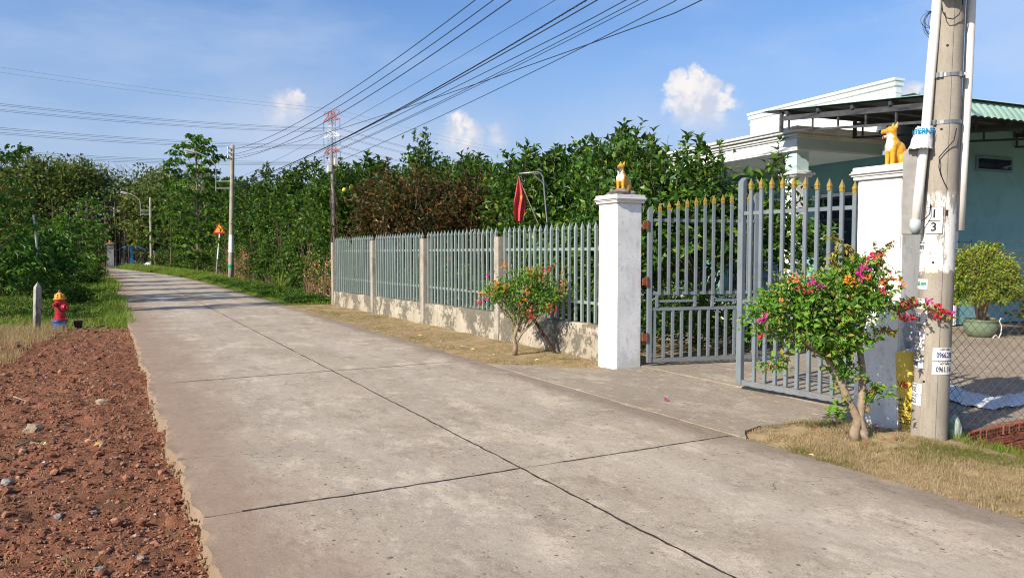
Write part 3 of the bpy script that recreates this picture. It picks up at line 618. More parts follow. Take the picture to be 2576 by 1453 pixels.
C(MB().add(V, F), 'rolled_eave', m_sheet)
for y in (-3.8, -3.0, -2.2, -1.4, -.6): C(MB().box(-.86, 9.0, y - .03, y + .03, cz(y) - .105, cz(y) - .012), 'purlin', m_steel)
for x in (-.80, 1.2, 3.2, 5.2, 7.2):
    C(MB().bar((x, -3.9, cz(-3.9) - .16), (x, -.45, cz(-.45) - .16), .05, .10), 'rafter', m_steel)
    C(MB().bar((x + .003, -3.9, cz(-3.9) - .42), (x + .003, -.45, cz(-.45) - .42), .03, .045), 'tie_beam', m_steel)
    for y in np.linspace(-3.7, -.6, 6): C(MB().bar((x + .006, y, cz(y) - .39), (x + .006, y, cz(y) - .21), .03, .03), 'strut', m_steel)
    C(MB().bar((x, -.40, cz(-.40) - .44), (x, -.40, cz(-.40) - .03), .06, .06), 'hanger', m_steel)
for y in (-3.9,): C(MB().bar((-.85, y, cz(y) - .245), (9, y, cz(y) - .245), .05, .07), 'eave_beam', m_steel)
for x in (1.2, 5.2, 9.0): C(MB().bar((x, -3.86, .05), (x, -3.86, cz(-3.86) - .16), .09, .09), 'post', m_steel) if x > 5 else None
C(MB().bar((2.55, -3.6, 2.25), (9, -3.6, 2.25), .03, .03), 'clothes_rail', M('galvanised', (0.42, 0.45, 0.47), rough=0.4, metal=0.5))
# hollow brick retaining wall at the edge of the yard
m_brick = M('hollow_brick', (0.36, 0.105, 0.055), (0.25, 0.07, 0.04), sc=14, rough=0.9, bump=.3, dirt=(0.30, 0.19, 0.13), dsc=6, damt=0.5)
m_mort = M('lime_mortar', (0.22, 0.17, 0.12), rough=0.95); m_hole = M('brick_hole', (0.03, 0.012, 0.01), rough=1.0)
bw = thing('brick_retaining_wall', 'low wall of red hollow bricks holding up the yard behind the wire fence', 'wall', (8, 3.93, 0))
MB().box(6.64, 11, 3.935, 3.995, -.5, .012).build('mortar_core', m_mort, bw)
bm_side = MB().box(-.088, .088, -.034, .03, -.037, .037)
for z in (-.022, 0, .022): bm_side.box(-.087, .087, -.038, -.0345, z - .006, z + .006)
bside = bm_side.mesh('brick', bevel=.0); bend = MB().box(-.040, .040, -.036, .03, -.038, .038)
bendm = bend.mesh('brick'); hol = MB()
for a in (-.018, .018):
    for c_ in (-.018, .018): hol.box(a - .011, a + .011, -.0375, -.0363, c_ - .011, c_ + .011)
holm = hol.mesh('brick_holes'); rb = np.random.default_rng(2)
for r_ in range(6):
    z = -.026 - r_ * .084; endon = r_ in (0, 4); w = .086 if endon else .184; x = 6.66 + (.0 if r_ % 2 else w * .5)
    while x < 9.2:
        o = put('brick', bendm if endon else bside, m_brick, bw, (x + w / 2, 3.93 + rb.normal(0, .004), z + rb.normal(0, .002))); o.rotation_euler = (0, 0, rb.normal(0, .02))
        if endon: h_ = put('brick_holes', holm, m_hole, o, WO[o.name])
        x += w + rb.uniform(0, .004)
# chain link fence with barbed top wire
m_wire = M('rusty_wire', (0.10, 0.055, 0.032), (0.06, 0.035, 0.025), sc=20, rough=0.8)
cl_ = thing('chain_link_fence', 'rusty chain link wire fence running from the gate pillar past the utility pole', 'fence', (6.56, 3.2, 0))
y0, y1, z0, z1, pt = 1.2, 4.19, -.02, 1.62, .072; W_ = []
def wire(a, b): return np.array(a), np.array(b)
seg = []
n = int((y1 - y0) / pt)
for s_ in (1, -1):
    for k in range(-30, n + 30):
        ya_ = y0 + k * pt; za_, zb_ = z0, z1; yb_ = ya_ + s_ * (z1 - z0) * .82
        pts = []
        p0, p1 = (ya_, za_), (yb_, zb_)
        t0, t1 = 0.0, 1.0; dy = yb_ - ya_
        ta, tb = sorted(((y0 - ya_) / dy, (y1 - ya_) / dy)); t0 = max(t0, ta); t1 = min(t1, tb)
        if t1 - t0 > .02: seg.append(((6.56 + .002 * s_, ya_ + dy * t0, za_ + (zb_ - za_) * t0), (6.56 + .002 * s_, ya_ + dy * t1, za_ + (zb_ - za_) * t1)))
b = MB()
for a, c_ in seg:
    mids = [tuple(np.array(a) + (np.array(c_) - np.array(a)) * f + np.array((.012 * math.sin(f * 9 + a[1] * 7), 0, 0))) for f in np.linspace(0, 1, 7)]; b.tube(mids, .0021, 3, False)
tag(b.build('wire_mesh', m_wire, cl_), kind='stuff')
for z in (1.63, 1.70):
    MB().tube([(6.56, y, z + .01 * math.sin(y * 3)) for y in np.linspace(y0, y1, 12)], .0022, 4).build('strand', m_wire, cl_)
bb = MB(); 
for y in np.arange(y0, y1, .11):
    for a in (0.6, 2.2): bb.bar((6.56, y - .012 * math.cos(a), 1.70 - .02 * math.sin(a)), (6.56, y + .012 * math.cos(a), 1.70 + .02 * math.sin(a)), .002)
bb.build('barb', m_wire, cl_)
for y in (1.25, ): MB().bar((6.59, y, -.3), (6.59, y, 1.78), .05, .05).build('post', m_post, cl_)
# ------------------------------------------------------------------ poles, cables, pylon, sign
def polemat():
    t = NT('pole_concrete'); x, y, z = t.xyz(); v = t.scaled((1, 1, 0.35))
    c = t.mix(t.rng(t.noise(6, 6, 0.65, v), 0.3, 0.7), (0.36, 0.322, 0.268), (0.275, 0.245, 0.202))
    c = t.mix(t.rng(t.noise(9, 8, 0.75, t.scaled((1, 1, .12))), 0.48, 0.66, 0, 0.6), c, (0.19, 0.16, 0.125)); c = t.mix(t.rng(t.noise(70, 5, 0.75), 0.54, 0.68, 0, 0.6), c, (0.17, 0.145, 0.115))
    wz = t.math('ADD', z, t.math('MULTIPLY', t.math('SUBTRACT', t.noise(14, 6, 0.7), 0.5), 0.22))
    band = t.math('MULTIPLY', t.rng(wz, 1.44, 1.46), t.rng(wz, 2.13, 2.06))
    peel = t.rng(t.math('ADD', t.noise(22, 9, 0.78, v), t.math('MULTIPLY', t.math('SUBTRACT', z, 1.75), 0.16)), 0.60, 0.50)
    c = t.mix(t.math('MULTIPLY', t.math('MULTIPLY', band, peel), 0.92), c, (0.72, 0.71, 0.68))
    t.bump(t.noise(120, 5, 0.65), 0.3, 0.006); return t.done(c, 0.88, 0.15)
m_pole = polemat(); m_pole2 = M('far_pole_concrete', (0.40, 0.35, 0.28), (0.30, 0.26, 0.21), sc=3, rough=0.9, dirt=(0.20, 0.17, 0.14), dsc=2, damt=0.4)
m_pvc = M('pvc_pipe', (0.72, 0.70, 0.65), (0.66, 0.63, 0.57), sc=3, rough=0.35, spec=0.45, dirt=(0.50, 0.46, 0.40), dsc=5, damt=0.3)
m_pvcg = M('pvc_cap_grey', (0.42, 0.50, 0.50), rough=0.35); m_galv = M('galvanised_band', (0.30, 0.31, 0.32), (0.20, 0.21, 0.22), sc=20, rough=0.42, metal=0.6)
m_black = M('black_rubber', (0.012, 0.013, 0.016), rough=0.5); m_ink = M('black_ink', (0.012, 0.011, 0.014), rough=0.6); m_blue_ink = M('blue_ink', (0.02, 0.03, 0.16), rough=0.6)
m_stick = M('white_sticker', (0.76, 0.76, 0.74), (0.70, 0.70, 0.68), rough=0.5)
PB = np.array((6.175, 3.93, 0.02)); PT = np.array((6.33, 3.85, 8.1))
pole = thing('utility_pole', 'tall concrete utility pole with white pipes, stickers and number plate by the gate', 'utility pole', PB)
def pc(z): return PB + (PT - PB) * ((z - PB[2]) / (PT[2] - PB[2]))
def pr(z): return .142 - (z) * .0066
zz = np.concatenate([np.linspace(-.1, 4, 42), np.linspace(4.2, 8.1, 12)])
MB().tube([pc(z) for z in zz], [pr(z) for z in zz], 40).build('shaft', m_pole, pole, smooth=True)
# directions on the pole's skin: angle 0 faces the camera
tc_ = -_fw; ang0 = math.atan2(-PB[1], -PB[0])
def skin(z, a, off=0.0):
    c = pc(z); r = pr(z) + off; th = ang0 + a; return c + np.array((math.cos(th) * r, math.sin(th) * r, 0))
# mould seam
MB().tube([skin(z, .34, -.0008) for z in np.linspace(.05, 5, 60)], .0022, 4).build('mould_seam', M('seam_shadow', (0.10, 0.085, 0.07)), pole)
for z, a in ((3.30, .0), (2.62, -.12), (1.52, -.22), (1.12, -.35), (.78, .05), (.52, -.42)):
    h = MB(); h.tube([skin(z, a, -.02), skin(z, a, .0015)], .0105, 10); h.build('bolt_hole', m_ink, pole)
def band(z, tilt, a0, a1, w=.03, name='steel_band'):
    n = 20; V = []; F = []
    for i in range(n + 1):
        a = a0 + (a1 - a0) * i / n; zc = z + tilt * (i / n - .5)
        for off, dz in ((.001, -w / 2), (.006, -w / 2), (.006, w / 2), (.001, w / 2)): V.append(skin(zc + dz, a, off))
        if i: b = (i - 1) * 4; F += [(b + j, b + (j + 1) % 4, b + 4 + (j + 1) % 4, b + 4 + j) for j in range(4)]
    return MB().add(V, F).build(name, m_galv, pole)
rg_ = np.linalg.norm(PB[:2]); 
def at_pole(u, v): return vp(u, v, PB)
z_b1 = at_pole(2375, 195)[2]; z_b2 = at_pole(2372, 312)[2]
band(z_b1, .02, -2.2, 2.2); band(z_b2, .02, -2.2, 2.2)
ft = MB().box(-.012, .012, -.012, .012, -.02, .02).mesh('clamp_bolt')
for z, al in ((z_b1, (-1.15, -.45, -.25, .95, 1.35)), (z_b2, (-.95, -.75, -.5))):
    for a in al: o = put('clamp_bolt', ft, m_galv, pole, skin(z, a, .014)); o.rotation_euler = (0, 0, ang0 + a)
# conduits, as read off the photo at pole distance (slightly proud of the shaft)
def near(u, v, k=.06):
    p = at_pole(u, v); return p + tc_ * k
L1 = [(2342, 575), (2330, 555)]
lc = [near(u, v, .05) for u, v in ((2293, 572), (2305, 470), (2317, 360), (2322, 315), (2331, 205), (2344, 60), (2352, -40), (2365, -200))]
MB().tube(lc, .0375, 16).build('conduit', m_pvc, pole, smooth=True)
cap = MB(); c0 = lc[0]; dcap = (lc[1] - lc[0]) / np.linalg.norm(lc[1] - lc[0])
cap.tube([c0 + dcap * k for k in (.06, .062, .0, -.02, -.04, -.052)], [.038, .043, .043, .036, .022, .004], 16); cp_ = cap.build('conduit_end_cap', m_pvcg, pole, smooth=True)
rc = [near(u, v, .02) for u, v in ((2410, 580), (2420, 400), (2425, 320), (2432, 190), (2440, 0), (2448, -160))]
MB().tube(rc, .036, 16).build('conduit', m_pvc, pole, smooth=True)
MB().tube([rc[0] - np.array((0, 0, .002)), rc[0] + np.array((0, 0, .003))], .031, 16).build('conduit_opening', m_ink, pole)
MB().tube([near(2300, 560, .06), near(2312, 552, .09), near(2322, 540, .1), near(2328, 515, .08)], .005, 6).build('cable_tail', m_black, pole)
MB().tube([near(2380, 330, .15), near(2372, 360, .16), near(2342, 400, .12), near(2341, 412, .13), near(2340, 425, .13), near(2345, 445, .13), near(2354, 465, .13), near(2361, 478, .13)], .0042, 6).build('cable_tail', m_black, pole)
# looped black cables under the splice box near the top
for k in range(7):
    rk = np.random.default_rng(40 + k); cu = 2332 - k * 4; w = 10 + rk.uniform(2, 26); hgt = rk.uniform(40, 80)
    pts = [near(2347 - w * math.sin(f * math.pi * 2) * (1 - f * .2) - f * 14 * k / 3, 33 + hgt * (1 - math.cos(f * math.pi * 2)) / 2, .05) for f in np.linspace(0, 1, 18)]
    MB().tube(pts, .0020, 5).build('cable_loop', m_black, pole)
MB().tube([near(2347, 25, .13), near(2346, 45, .15), near(2354, 60, .155), near(2370, 63, .155), near(2385, 52, .155), near(2394, 30, .15), near(2397, 0, .14), near(2398, -20, .13)], .0045, 6).build('cable_loop', m_black, pole)
bx0, bx1 = near(2330, 8, .20), near(2402, -2, .20)
q = near(2366, -14, .22); sb = MB().box(-.12, .12, -.06, .06, -.03, .30); o = put('splice_box', sb.mesh('splice_box', bevel=.012), m_stick, pole, q); o.rotation_euler = (0, 0, ang0 + math.pi / 2)
q0, q1 = near(2306, 378, -.03), near(2306, 590, -.03)
mc = MB().box(-.075, .075, -.05, .05, q1[2] - q0[2], 0); o = put('cable_trunking', mc.mesh('cable_trunking', bevel=.006), M('trunking_grey', (0.30, 0.29, 0.27), (0.22, 0.21, 0.2), sc=8), pole, q0); o.rotation_euler = (0, 0, ang0 + math.pi / 2 - .35)
def wrap_plate(z, a, w, h, mat, name, off=.003, par=None, jag=0.0, seed=0):
    n = 8; V = []; F = []; rj = np.random.default_rng(seed)
    r = pr(z)
    for i in range(n + 1):
        aa = a + (i / n - .5) * w / r
        V += [skin(z - h / 2 + rj.uniform(-1, 1) * jag, aa, off), skin(z + h / 2 + rj.uniform(-1, 1) * jag, aa, off)]
        if i: b = 2 * i; F.append((b - 2, b, b + 1, b - 1))
    return MB().add(V, F).build(name, mat, par or pole, WO[pole.name])
def wrap_text(s, z, a, size, mat, off=.0045, sx=1.0, par=None, bold=0.0, align='CENTER'):
    me = text_mesh(s, size, 0, align, sx, bold)
    def f(V):
        out = np.zeros_like(V)
        for i, (x, y, _) in enumerate(V): out[i] = skin(z + y, a + x / pr(z), off) - WO[pole.name]
        return out
    map_mesh(me, f); return put('lettering', me, mat, par or pole, WO[pole.name])
zpl = at_pole(2345, 556)[2]; apl = -.28
pl = wrap_plate(zpl, apl, .130, .222, m_ink, 'number_plate', .0035); wrap_plate(zpl, apl, .122, .214, m_stick, 'plate_face', .0050, pl)
wrap_text('1', zpl + .055, apl, .10, m_ink, .0065, 1, pl, .002); wrap_text('3', zpl - .055, apl, .10, m_ink, .0065, 1, pl, .002); wrap_plate(zpl, apl, .088, .007, m_ink, 'plate_line', .0065, pl)
yw = at_pole(2345, 677)[2]; wrap_plate(yw, apl - .02, .092, .055, M('cream_paper', (0.78, 0.74, 0.46), rough=0.7), 'paper_scrap', .003, None, .004, 3)
wrap_plate(at_pole(2390, 537)[2], .42, .022, .05, M('dark_brand_mark', (0.06, 0.02, 0.02)), 'stencil_mark', .002, None, .003, 8)
def sticker(z, a, w, h, top, num, ink, s1=.018, s2=.062, sx=.62):
    p = wrap_plate(z, a, w, h, m_stick, 'sticker', .0030); wrap_text(top, z + h * .36, a, s1, m_ink, .0045, 1.1, p, .0006); wrap_text(num, z - h * .10, a, s2, ink, .0045, sx, p, .0012)
z1_, z2_ = at_pole(2368, 885)[2], at_pole(2366, 920)[2]
sticker(z1_, .72, .20, .105, 'HÚT HẦM', '0966.230', m_blue_ink); sticker(z2_, .72, .20, .105, 'HÚT HẦM', '0961.116', m_ink)
for v_, s_, ink in ((763, '0150', m_ink), (800, '0758', m_blue_ink), (838, '0116', m_blue_ink), (866, '0111', m_ink), (975, '0155', m_ink), (1003, '0225', m_ink), (620, '0909', m_ink), (910, '0380', M('violet_ink', (0.08, 0.03, 0.2)))):
    sticker(at_pole(2305, v_)[2], -1.12, .17, .088, 'KHOAN CẨU', s_, ink, .014, .056, .7)
gz = at_pole(2305, 714)[2]; p_ = wrap_plate(gz, -1.12, .17, .085, m_stick, 'sticker'); wrap_text('GIÁ RẺ 0909', gz, -1.12, .04, M('green_ink', (0.0, 0.30, 0.13)), .0045, .7, p_, .002)
wrap_plate(at_pole(2320, 790)[2], -.55, .05, .06, m_stick, 'paper_scrap', .003, None, .01, 5)
# torn printed bag wrapped on the conduit
tb = thing('torn_bag', 'torn white plastic bag with blue letters wrapped round the pipe on the utility pole', 'bag', near(2310, 350, .05))
cb = near(2311, 350, .05); V = []; F = []; n, m = 36, 9; rt_ = np.random.default_rng(11)
zt_, zb_ = near(2311, 322, .05)[2], near(2311, 378, .05)[2]
for j in range(m):
    f = j / (m - 1); z = zt_ + (zb_ - zt_) * f; cc = lc[2] + (lc[3] - lc[2]) * ((z - lc[2][2]) / (lc[3][2] - lc[2][2]))
    cc = cc + _rt * (-.008 - .022 * f)
    for i in range(n):
        a = 2 * math.pi * i / n; r = .062 + .028 * f + .010 * float(fbm(i * .55, j * .7, 3, 77)) + (.008 * math.sin(i * 2.1) if j in (0, m - 1) else 0)
        V.append(cc + np.array((math.cos(a) * r, math.sin(a) * r, (.012 * float(fbm(i * .8, 3, 2, 78)) if j in (0, m - 1) else 0))))
for j in range(m - 1):
    for i in range(n): F.append((j * n + i, (j + 1) * n + i, (j + 1) * n + (i + 1) % n, j * n + (i + 1) % n))
m_bag = M('white_plastic', (0.70, 0.71, 0.72), (0.52, 0.54, 0.56), sc=18, rough=0.4)
bago = MB().add(V, F).build('bag_film', m_bag, tb); bago.data.polygons.foreach_set('use_smooth', np.ones(len(bago.data.polygons), bool))
me = text_mesh('INTERNET', .058, 0, 'CENTER', .8, .002)
def fbag(V_):
    o_ = np.zeros_like(V_); th0 = ang0 - .1
    for i, (x, y, _) in enumerate(V_):
        a = th0 + x / .074; z = zt_ - .045 + y; cc = lc[2] + (lc[3] - lc[2]) * ((z - lc[2][2]) / (lc[3][2] - lc[2][2])) + _rt * -.014; r = .084
        o_[i] = cc + np.array((math.cos(a) * r, math.sin(a) * r, 0)) - WO[tb.name]
    return o_
map_mesh(me, fbag); put('lettering', me, M('cyan_print', (0.0, 0.22, 0.42)), tb, WO[tb.name])
# far poles with street lamps
m_lamp = M('lamp_steel', (0.27, 0.29, 0.30), rough=0.5, metal=0.3); m_lens = M('lamp_lens', (0.45, 0.47, 0.46), rough=0.3)
P2B = np.array((6.42, 45.9, 0.03)); P2T = vp(585, 365, P2B)
def lamp_pole(B, T, label, r0, r1, s, arm=True):
    t = thing('utility_pole', label, 'utility pole', B)
    MB().tube([B + (T - B) * f - (np.array((0, 0, .2)) if f == 0 else 0) for f in np.linspace(0, 1, 9)], list(np.linspace(r0, r1, 9)), 14).build('shaft', m_pole2, t, smooth=True)
    if arm:
        def Q(du, z): return B + (T - B) * (z / (T[2] - B[2])) + _rt * du * s
        for z in (5.65, 5.25): MB().tube([Q(0, z), Q(-.92, z)], .03 * s, 6).build('arm_bracket', m_lamp, t)
        MB().tube([Q(-.92, 5.1), Q(-.92, 6.25), Q(-1.02, 6.65), Q(-1.35, 7.0), Q(-1.9, 7.25), Q(-2.5, 7.42)], .032 * s, 8).build('lamp_arm', m_lamp, t)
        h = MB(); a, c_ = Q(-2.0, 7.26), Q(-2.75, 7.46); h.tube([a, a + (c_ - a) * .2, a + (c_ - a) * .8, c_], [.04 * s, .08 * s, .09 * s, .03 * s], 8); lh = h.build('lamp_head', m_lamp, t)
        MB().bar(a + (c_ - a) * .35 - np.array((0, 0, .10 * s)), c_ - np.array((0, 0, .10 * s)), .12 * s, .03).build('lens', m_lens, lh)
    return t
pole2 = lamp_pole(P2B, P2T, 'concrete utility pole with a curved street lamp arm beside the triangular road sign', .155, .105, 1.0)
for z in (7.0, 7.25, 7.5):
    p = P2B + (P2T - P2B) * (z / 7.7); MB().tube([p, p + np.array((-.26, -.1, 0))], .02, 6).build('insulator_bracket', m_lamp, pole2); MB().tube([p + np.array((-.26, -.1, -.06)), p + np.array((-.26, -.1, .08))], [.03, .05], 8).build('insulator', m_stick, pole2)
wb_ = MB().tube([P2B + (P2T - P2B) * (z / 7.7) for z in (1.6, 2.6)], [.148, .142], 14); wb_.build('white_painted_band', m_hwhite, pole2)
MB().tube([P2B + (P2T - P2B) * (z / 7.7) for z in (.72, .9)], [.156, .155], 14).build('green_sticker', M('green_ink', (0.0, 0.30, 0.13)), pole2)
P3B = uy(380, 82) + np.array((0, 0, .1)); P3T = vp(378, 497, P3B); lamp_pole(P3B, P3T, 'distant slim street lamp pole in front of the dark banyan thicket', .13, .10, 1.05)
P4B = uy(102, 40) + np.array((0, 0, -.05)); P4T = vp(84, 540, P4B)
p4 = thing('white_pole', 'leaning thin white pole among the young trees on the left', 'pole', P4B)
MB().tube([P4B, P4T], [.05, .04], 8).build('shaft', M('pole_white_worn', (0.50, 0.50, 0.47)), p4); 
# slim vine-wrapped pole behind the fence end with meter boxes
TB = np.array((6.62, 24.2, 0.0)); TT = vp(834, 383, TB)
tp = thing('service_pole', 'slim grey service pole wrapped in dry vines at the far end of the picket fence', 'pole', TB)
MB().tube([TB - np.array((0, 0, .1)), TB + (TT - TB) * .5, TT], [.058, .052, .046], 10).build('shaft', M('service_pole_grey', (0.20, 0.20, 0.19), (0.13, 0.13, 0.125), sc=4), tp, smooth=True)
for du, v_ in ((8, 408), (-8, 425)):
    p = vp(836 + du, v_, TB) + np.array((0, -.05, 0)); MB().box(p[0] - .06, p[0] + .06, p[1] - .06, p[1] + .06, p[2] - .10, p[2] + .10).build('meter_box', m_pvc, tp, bevel=.01)
rv = np.random.default_rng(8); vb = MB()
for k in range(46):
    z = rv.uniform(1.6, 4.6); a = rv.uniform(0, 6.28); pts = []
    for f in np.linspace(0, 1, 7): zz_ = z - f * rv.uniform(.5, 1.2); c_ = TB + (TT - TB) * (zz_ / TT[2]); rr = .06 + .16 * rv.uniform(.2, 1) * f; pts.append(c_ + np.array((math.cos(a + f * 3) * rr, math.sin(a + f * 3) * rr, 0)))
    vb.tube(pts, .006, 4, False)
tag(vb.build('dry_vine', M('dry_vine', (0.12, 0.075, 0.045), (0.08, 0.05, 0.03)), tp), kind='stuff')
# cables: far end on the street lamp pole, near end on the big pole (out of the frame)
m_cable = M('cable_sheath', (0.018, 0.022, 0.028), (0.03, 0.036, 0.042), rough=0.5)
CAB = [('power_cable', (6.68, 45.76, 7.49), (7.2, 7.7), .9, .011, 'leftmost of the three power cables to the top of the lamp pole'),
 ('power_cable', (6.68, 45.76, 7.22), (7.3, 7.5), .9, .011, 'middle of the three power cables to the top of the lamp pole'),
 ('power_cable', (6.67, 45.76, 6.95), (6.3, 6.4), .8, .011, 'rightmost of the three power cables to the top of the lamp pole'),
 ('telephone_wire', (6.89, 45.64, 5.87), (8.2, 7.0), .3, .006, 'thin wire alone between the three power cables and the thick cable'),
 ('bundled_cable', (6.89, 45.65, 5.55), (9.0, 7.4), .6, .020, 'thick black twisted cable crossing the sky'),
 ('power_cable', (6.89, 45.65, 5.51), (9.2, 7.3), .5, .013, 'dark cable just below the thick twisted cable'),
 ('telephone_wire', (6.89, 45.65, 5.42), (6.0, 4.9), .2, .007, 'upper of three close thin wires right of the thick cable'),
 ('telephone_wire', (6.89, 45.65, 5.37), (9.2, 6.8), .5, .008, 'middle of three close thin wires right of the thick cable'),
 ('telephone_wire', (6.89, 45.65, 5.28), (8.4, 6.2), .4, .007, 'lower of three close thin wires right of the thick cable'),
 ('telephone_wire', (6.88, 45.65, 4.87), (8.5, 6.1), .5, .008, 'lowest thin wire just above the orchard trees'),
 ('telephone_wire', (6.91, 45.63, 7.13), (8.5, 5.4), .3, .009, 'slack wire crossing under the other cables at a flatter angle')]
for name_, a, (xn, zn), sag, r_, lab in CAB:
    a = np.array(a); b_ = np.array((xn, 3.9, zn)); pts = [pc2 for pc2 in [a + np.array((-.28, .0, 0))]]
    e_ = pc(min(7.9, zn + .2)); 
    for f in np.concatenate([np.linspace(.004, .86, 60), np.linspace(.88, .995, 8)]):
        p = a + (b_ - a) * f; p[2] -= sag * 4 * f * (1 - f); k = max(0, (f - .86) / .135); k = k * k * (3 - 2 * k); p[0] += (e_[0] - p[0]) * k; p[2] += (e_[2] - p[2]) * k; pts.append(p)
    if name_ == 'bundled_cable':
        mb = MB()
        for ph in (0, 2.09, 4.19):
            tw = [p + np.array((math.cos(p[1] * 16 + ph), 0, math.sin(p[1] * 16 + ph))) * .011 for p in [pts[0] + (pts[-1] - pts[0]) * 0 if False else q for q in [np.array([np.interp(t, np.linspace(0, 1, len(pts)), [pp[c] for pp in pts]) for c in range(3)]) for t in np.linspace(0, 1, 420)]]]
            mb.tube(tw, .010, 4)
        o = mb.build(name_, m_cable, None, (0, 0, 0))
    else: o = MB().tube(pts, r_, 5).build(name_, m_cable, None, (0, 0, 0))
    tag(o, lab, 'cable', 'overhead cables between the utility poles')
MB().tube([P2B + np.array((-.1, 0, 7.4)), P2B + np.array((-.9, 18, 6.6)), P3B + np.array((0, 0, 6.6))], .012, 5)
# transmission pylon and its lines
m_pyr = M('pylon_red', (0.42, 0.14, 0.13), rough=0.6); m_pyw = M('pylon_white', (0.72, 0.74, 0.75), rough=0.6); m_pyg = M('pylon_grey', (0.30, 0.33, 0.38), rough=0.6); m_ins = M('insulator_glass', (0.10, 0.15, 0.19), rough=0.3)
DPY = 330.0; mpp = DPY / FPX
def pyz(v): return CAMH + (HORZ - v) * mpp
pb = dp(838, HORZ, DPY); pb[2] = 0
pyl = thing('transmission_pylon', 'distant red and white lattice power pylon rising above the trees', 'pylon', pb)
adir = nrm((_rt * 7 - _fw * 5.7)); ldir_ = np.array((-adir[1], adir[0], 0)); 
if ldir_ @ _rt > 0: ldir_ = -ldir_
def PQ(a, l, z): return pb + adir * a + ldir_ * l + np.array((0, 0, z))
def lattice(z0, z1, w0, w1, n, mat, r=.065):
    b = MB()
    for sx_, sy_ in ((1, 1), (1, -1), (-1, 1), (-1, -1)): b.bar(PQ(sx_ * w0, sy_ * w0, z0), PQ(sx_ * w1, sy_ * w1, z1), r * 2.2)
    for i in range(n):
        f0, f1 = i / n, (i + 1) / n; za, zb2 = z0 + (z1 - z0) * f0, z0 + (z1 - z0) * f1; wa, wb2 = w0 + (w1 - w0) * f0, w0 + (w1 - w0) * f1
        for s_ in (1, -1):
            b.bar(PQ(-wa, s_ * wa, za), PQ(wb2, s_ * wb2, zb2), r * 1.5); b.bar(PQ(wa, s_ * wa, za), PQ(-wb2, s_ * wb2, zb2), r * 1.5)
            b.bar(PQ(s_ * wa, -wa, za), PQ(s_ * wb2, wb2, zb2), r * 1.5); b.bar(PQ(s_ * wa, wa, za), PQ(s_ * wb2, -wb2, zb2), r * 1.5)
    return b.build('mast_section', mat, pyl)
zs = [pyz(v) for v in (500, 405, 382, 345, 318, 297, 285)]
lattice(0, pyz(470), 4.2, 1.9, 9, m_pyg, .1); lattice(pyz(470), pyz(400), 1.9, 1.35, 5, m_pyw); lattice(pyz(400), pyz(375), 1.35, 1.25, 3, m_pyr); lattice(pyz(375), pyz(350), 1.25, 1.2, 3, m_pyg); lattice(pyz(350), pyz(318), 1.2, 1.1, 4, m_pyw); lattice(pyz(318), pyz(303), 1.1, 1.05, 2, m_pyg); lattice(pyz(303), pyz(284), 1.05, .7, 3, m_pyr)
tips = []
def arm(zb_, zt_, L, mat, ins=True):
    for s_ in (1, -1):
        b = MB(); tip = PQ(s_ * L, 0, zb_)
        for l in (1, -1): b.bar(PQ(s_ * 1.1, l * 1.1, zb_), tip, .22); b.bar(PQ(s_ * 1.1, l * 1.1, zt_), tip, .22)
        for f in (.33, .66): b.bar(PQ(s_ * (1.1 + (L - 1.1) * f), 1.1 * (1 - f), zb_), PQ(s_ * (1.1 + (L - 1.1) * f), -1.1 * (1 - f), zb_ + (zt_ - zb_) * (1 - f)), .14); b.bar(PQ(s_ * (1.1 + (L - 1.1) * (f - .33)), 1.1 * (1 - f + .33), zt_ - (zt_ - zb_) * (f - .33)), PQ(s_ * (1.1 + (L - 1.1) * f), 0, zb_), .14)
        a_ = b.build('cross_arm', mat, pyl)
        if ins:
            e = tip - np.array((0, 0, 4.0)); MB().tube([tip, e], .13, 6).build('insulator', m_ins, a_, WO[pyl.name]); tips.append(e)
        else: tips.append(tip)
arm(pyz(306), pyz(297), 5.6, m_pyr); arm(pyz(347), pyz(334), 5.6, m_pyw); arm(pyz(386), pyz(375), 5.6, m_pyr)
for s_ in (1, -1):
    b = MB(); b.bar(PQ(0, 0, pyz(300)), PQ(s_ * 5.6, 0, pyz(289)), .22); b.bar(PQ(0, .8, pyz(288)), PQ(s_ * 5.6, 0, pyz(289)), .22); b.bar(PQ(0, -.8, pyz(284)), PQ(s_ * 3.8, 0, pyz(282)), .22); b.bar(PQ(s_ * 3.8, 0, pyz(282)), PQ(s_ * 5.6, 0, pyz(289)), .22); b.bar(PQ(s_ * 2, 0, pyz(283)), PQ(s_ * 2.6, 0, pyz(294)), .2); b.build('earth_wire_peak', m_pyr, pyl); tips.append(PQ(s_ * 3.8, 0, pyz(282)))
tl = ['upper', 'upper', 'middle', 'middle', 'lower', 'lower', 'topmost', 'topmost']
for k, e in enumerate(tips):
    pts = []; gw = k > 5
    for f in np.linspace(-1, 1, 81): p = e + ldir_ * 330 * f; g_ = abs(f); p = p - np.array((0, 0, (6 if gw else 9.2) * 4 * g_ * (1 - g_))); pts.append(p)
    b = MB().tube(pts, .028 if gw else .05, 4)
    if not gw: b.tube([p - np.array((0, 0, .5)) for p in pts], .05, 4)
    o = b.build('transmission_line', m_cable if False else M('line_grey', (0.12, 0.14, 0.17), rough=0.6), None, (0, 0, 0))
    tag(o, f'faint {tl[k]} transmission line hung from the ' + ('near' if k % 2 == 0 else 'far') + ' side arm of the distant pylon' if not gw else 'very faint earth wire from the ' + ('near' if k % 2 == 0 else 'far') + ' tip of the pylon top', 'cable', 'lines of the distant pylon')
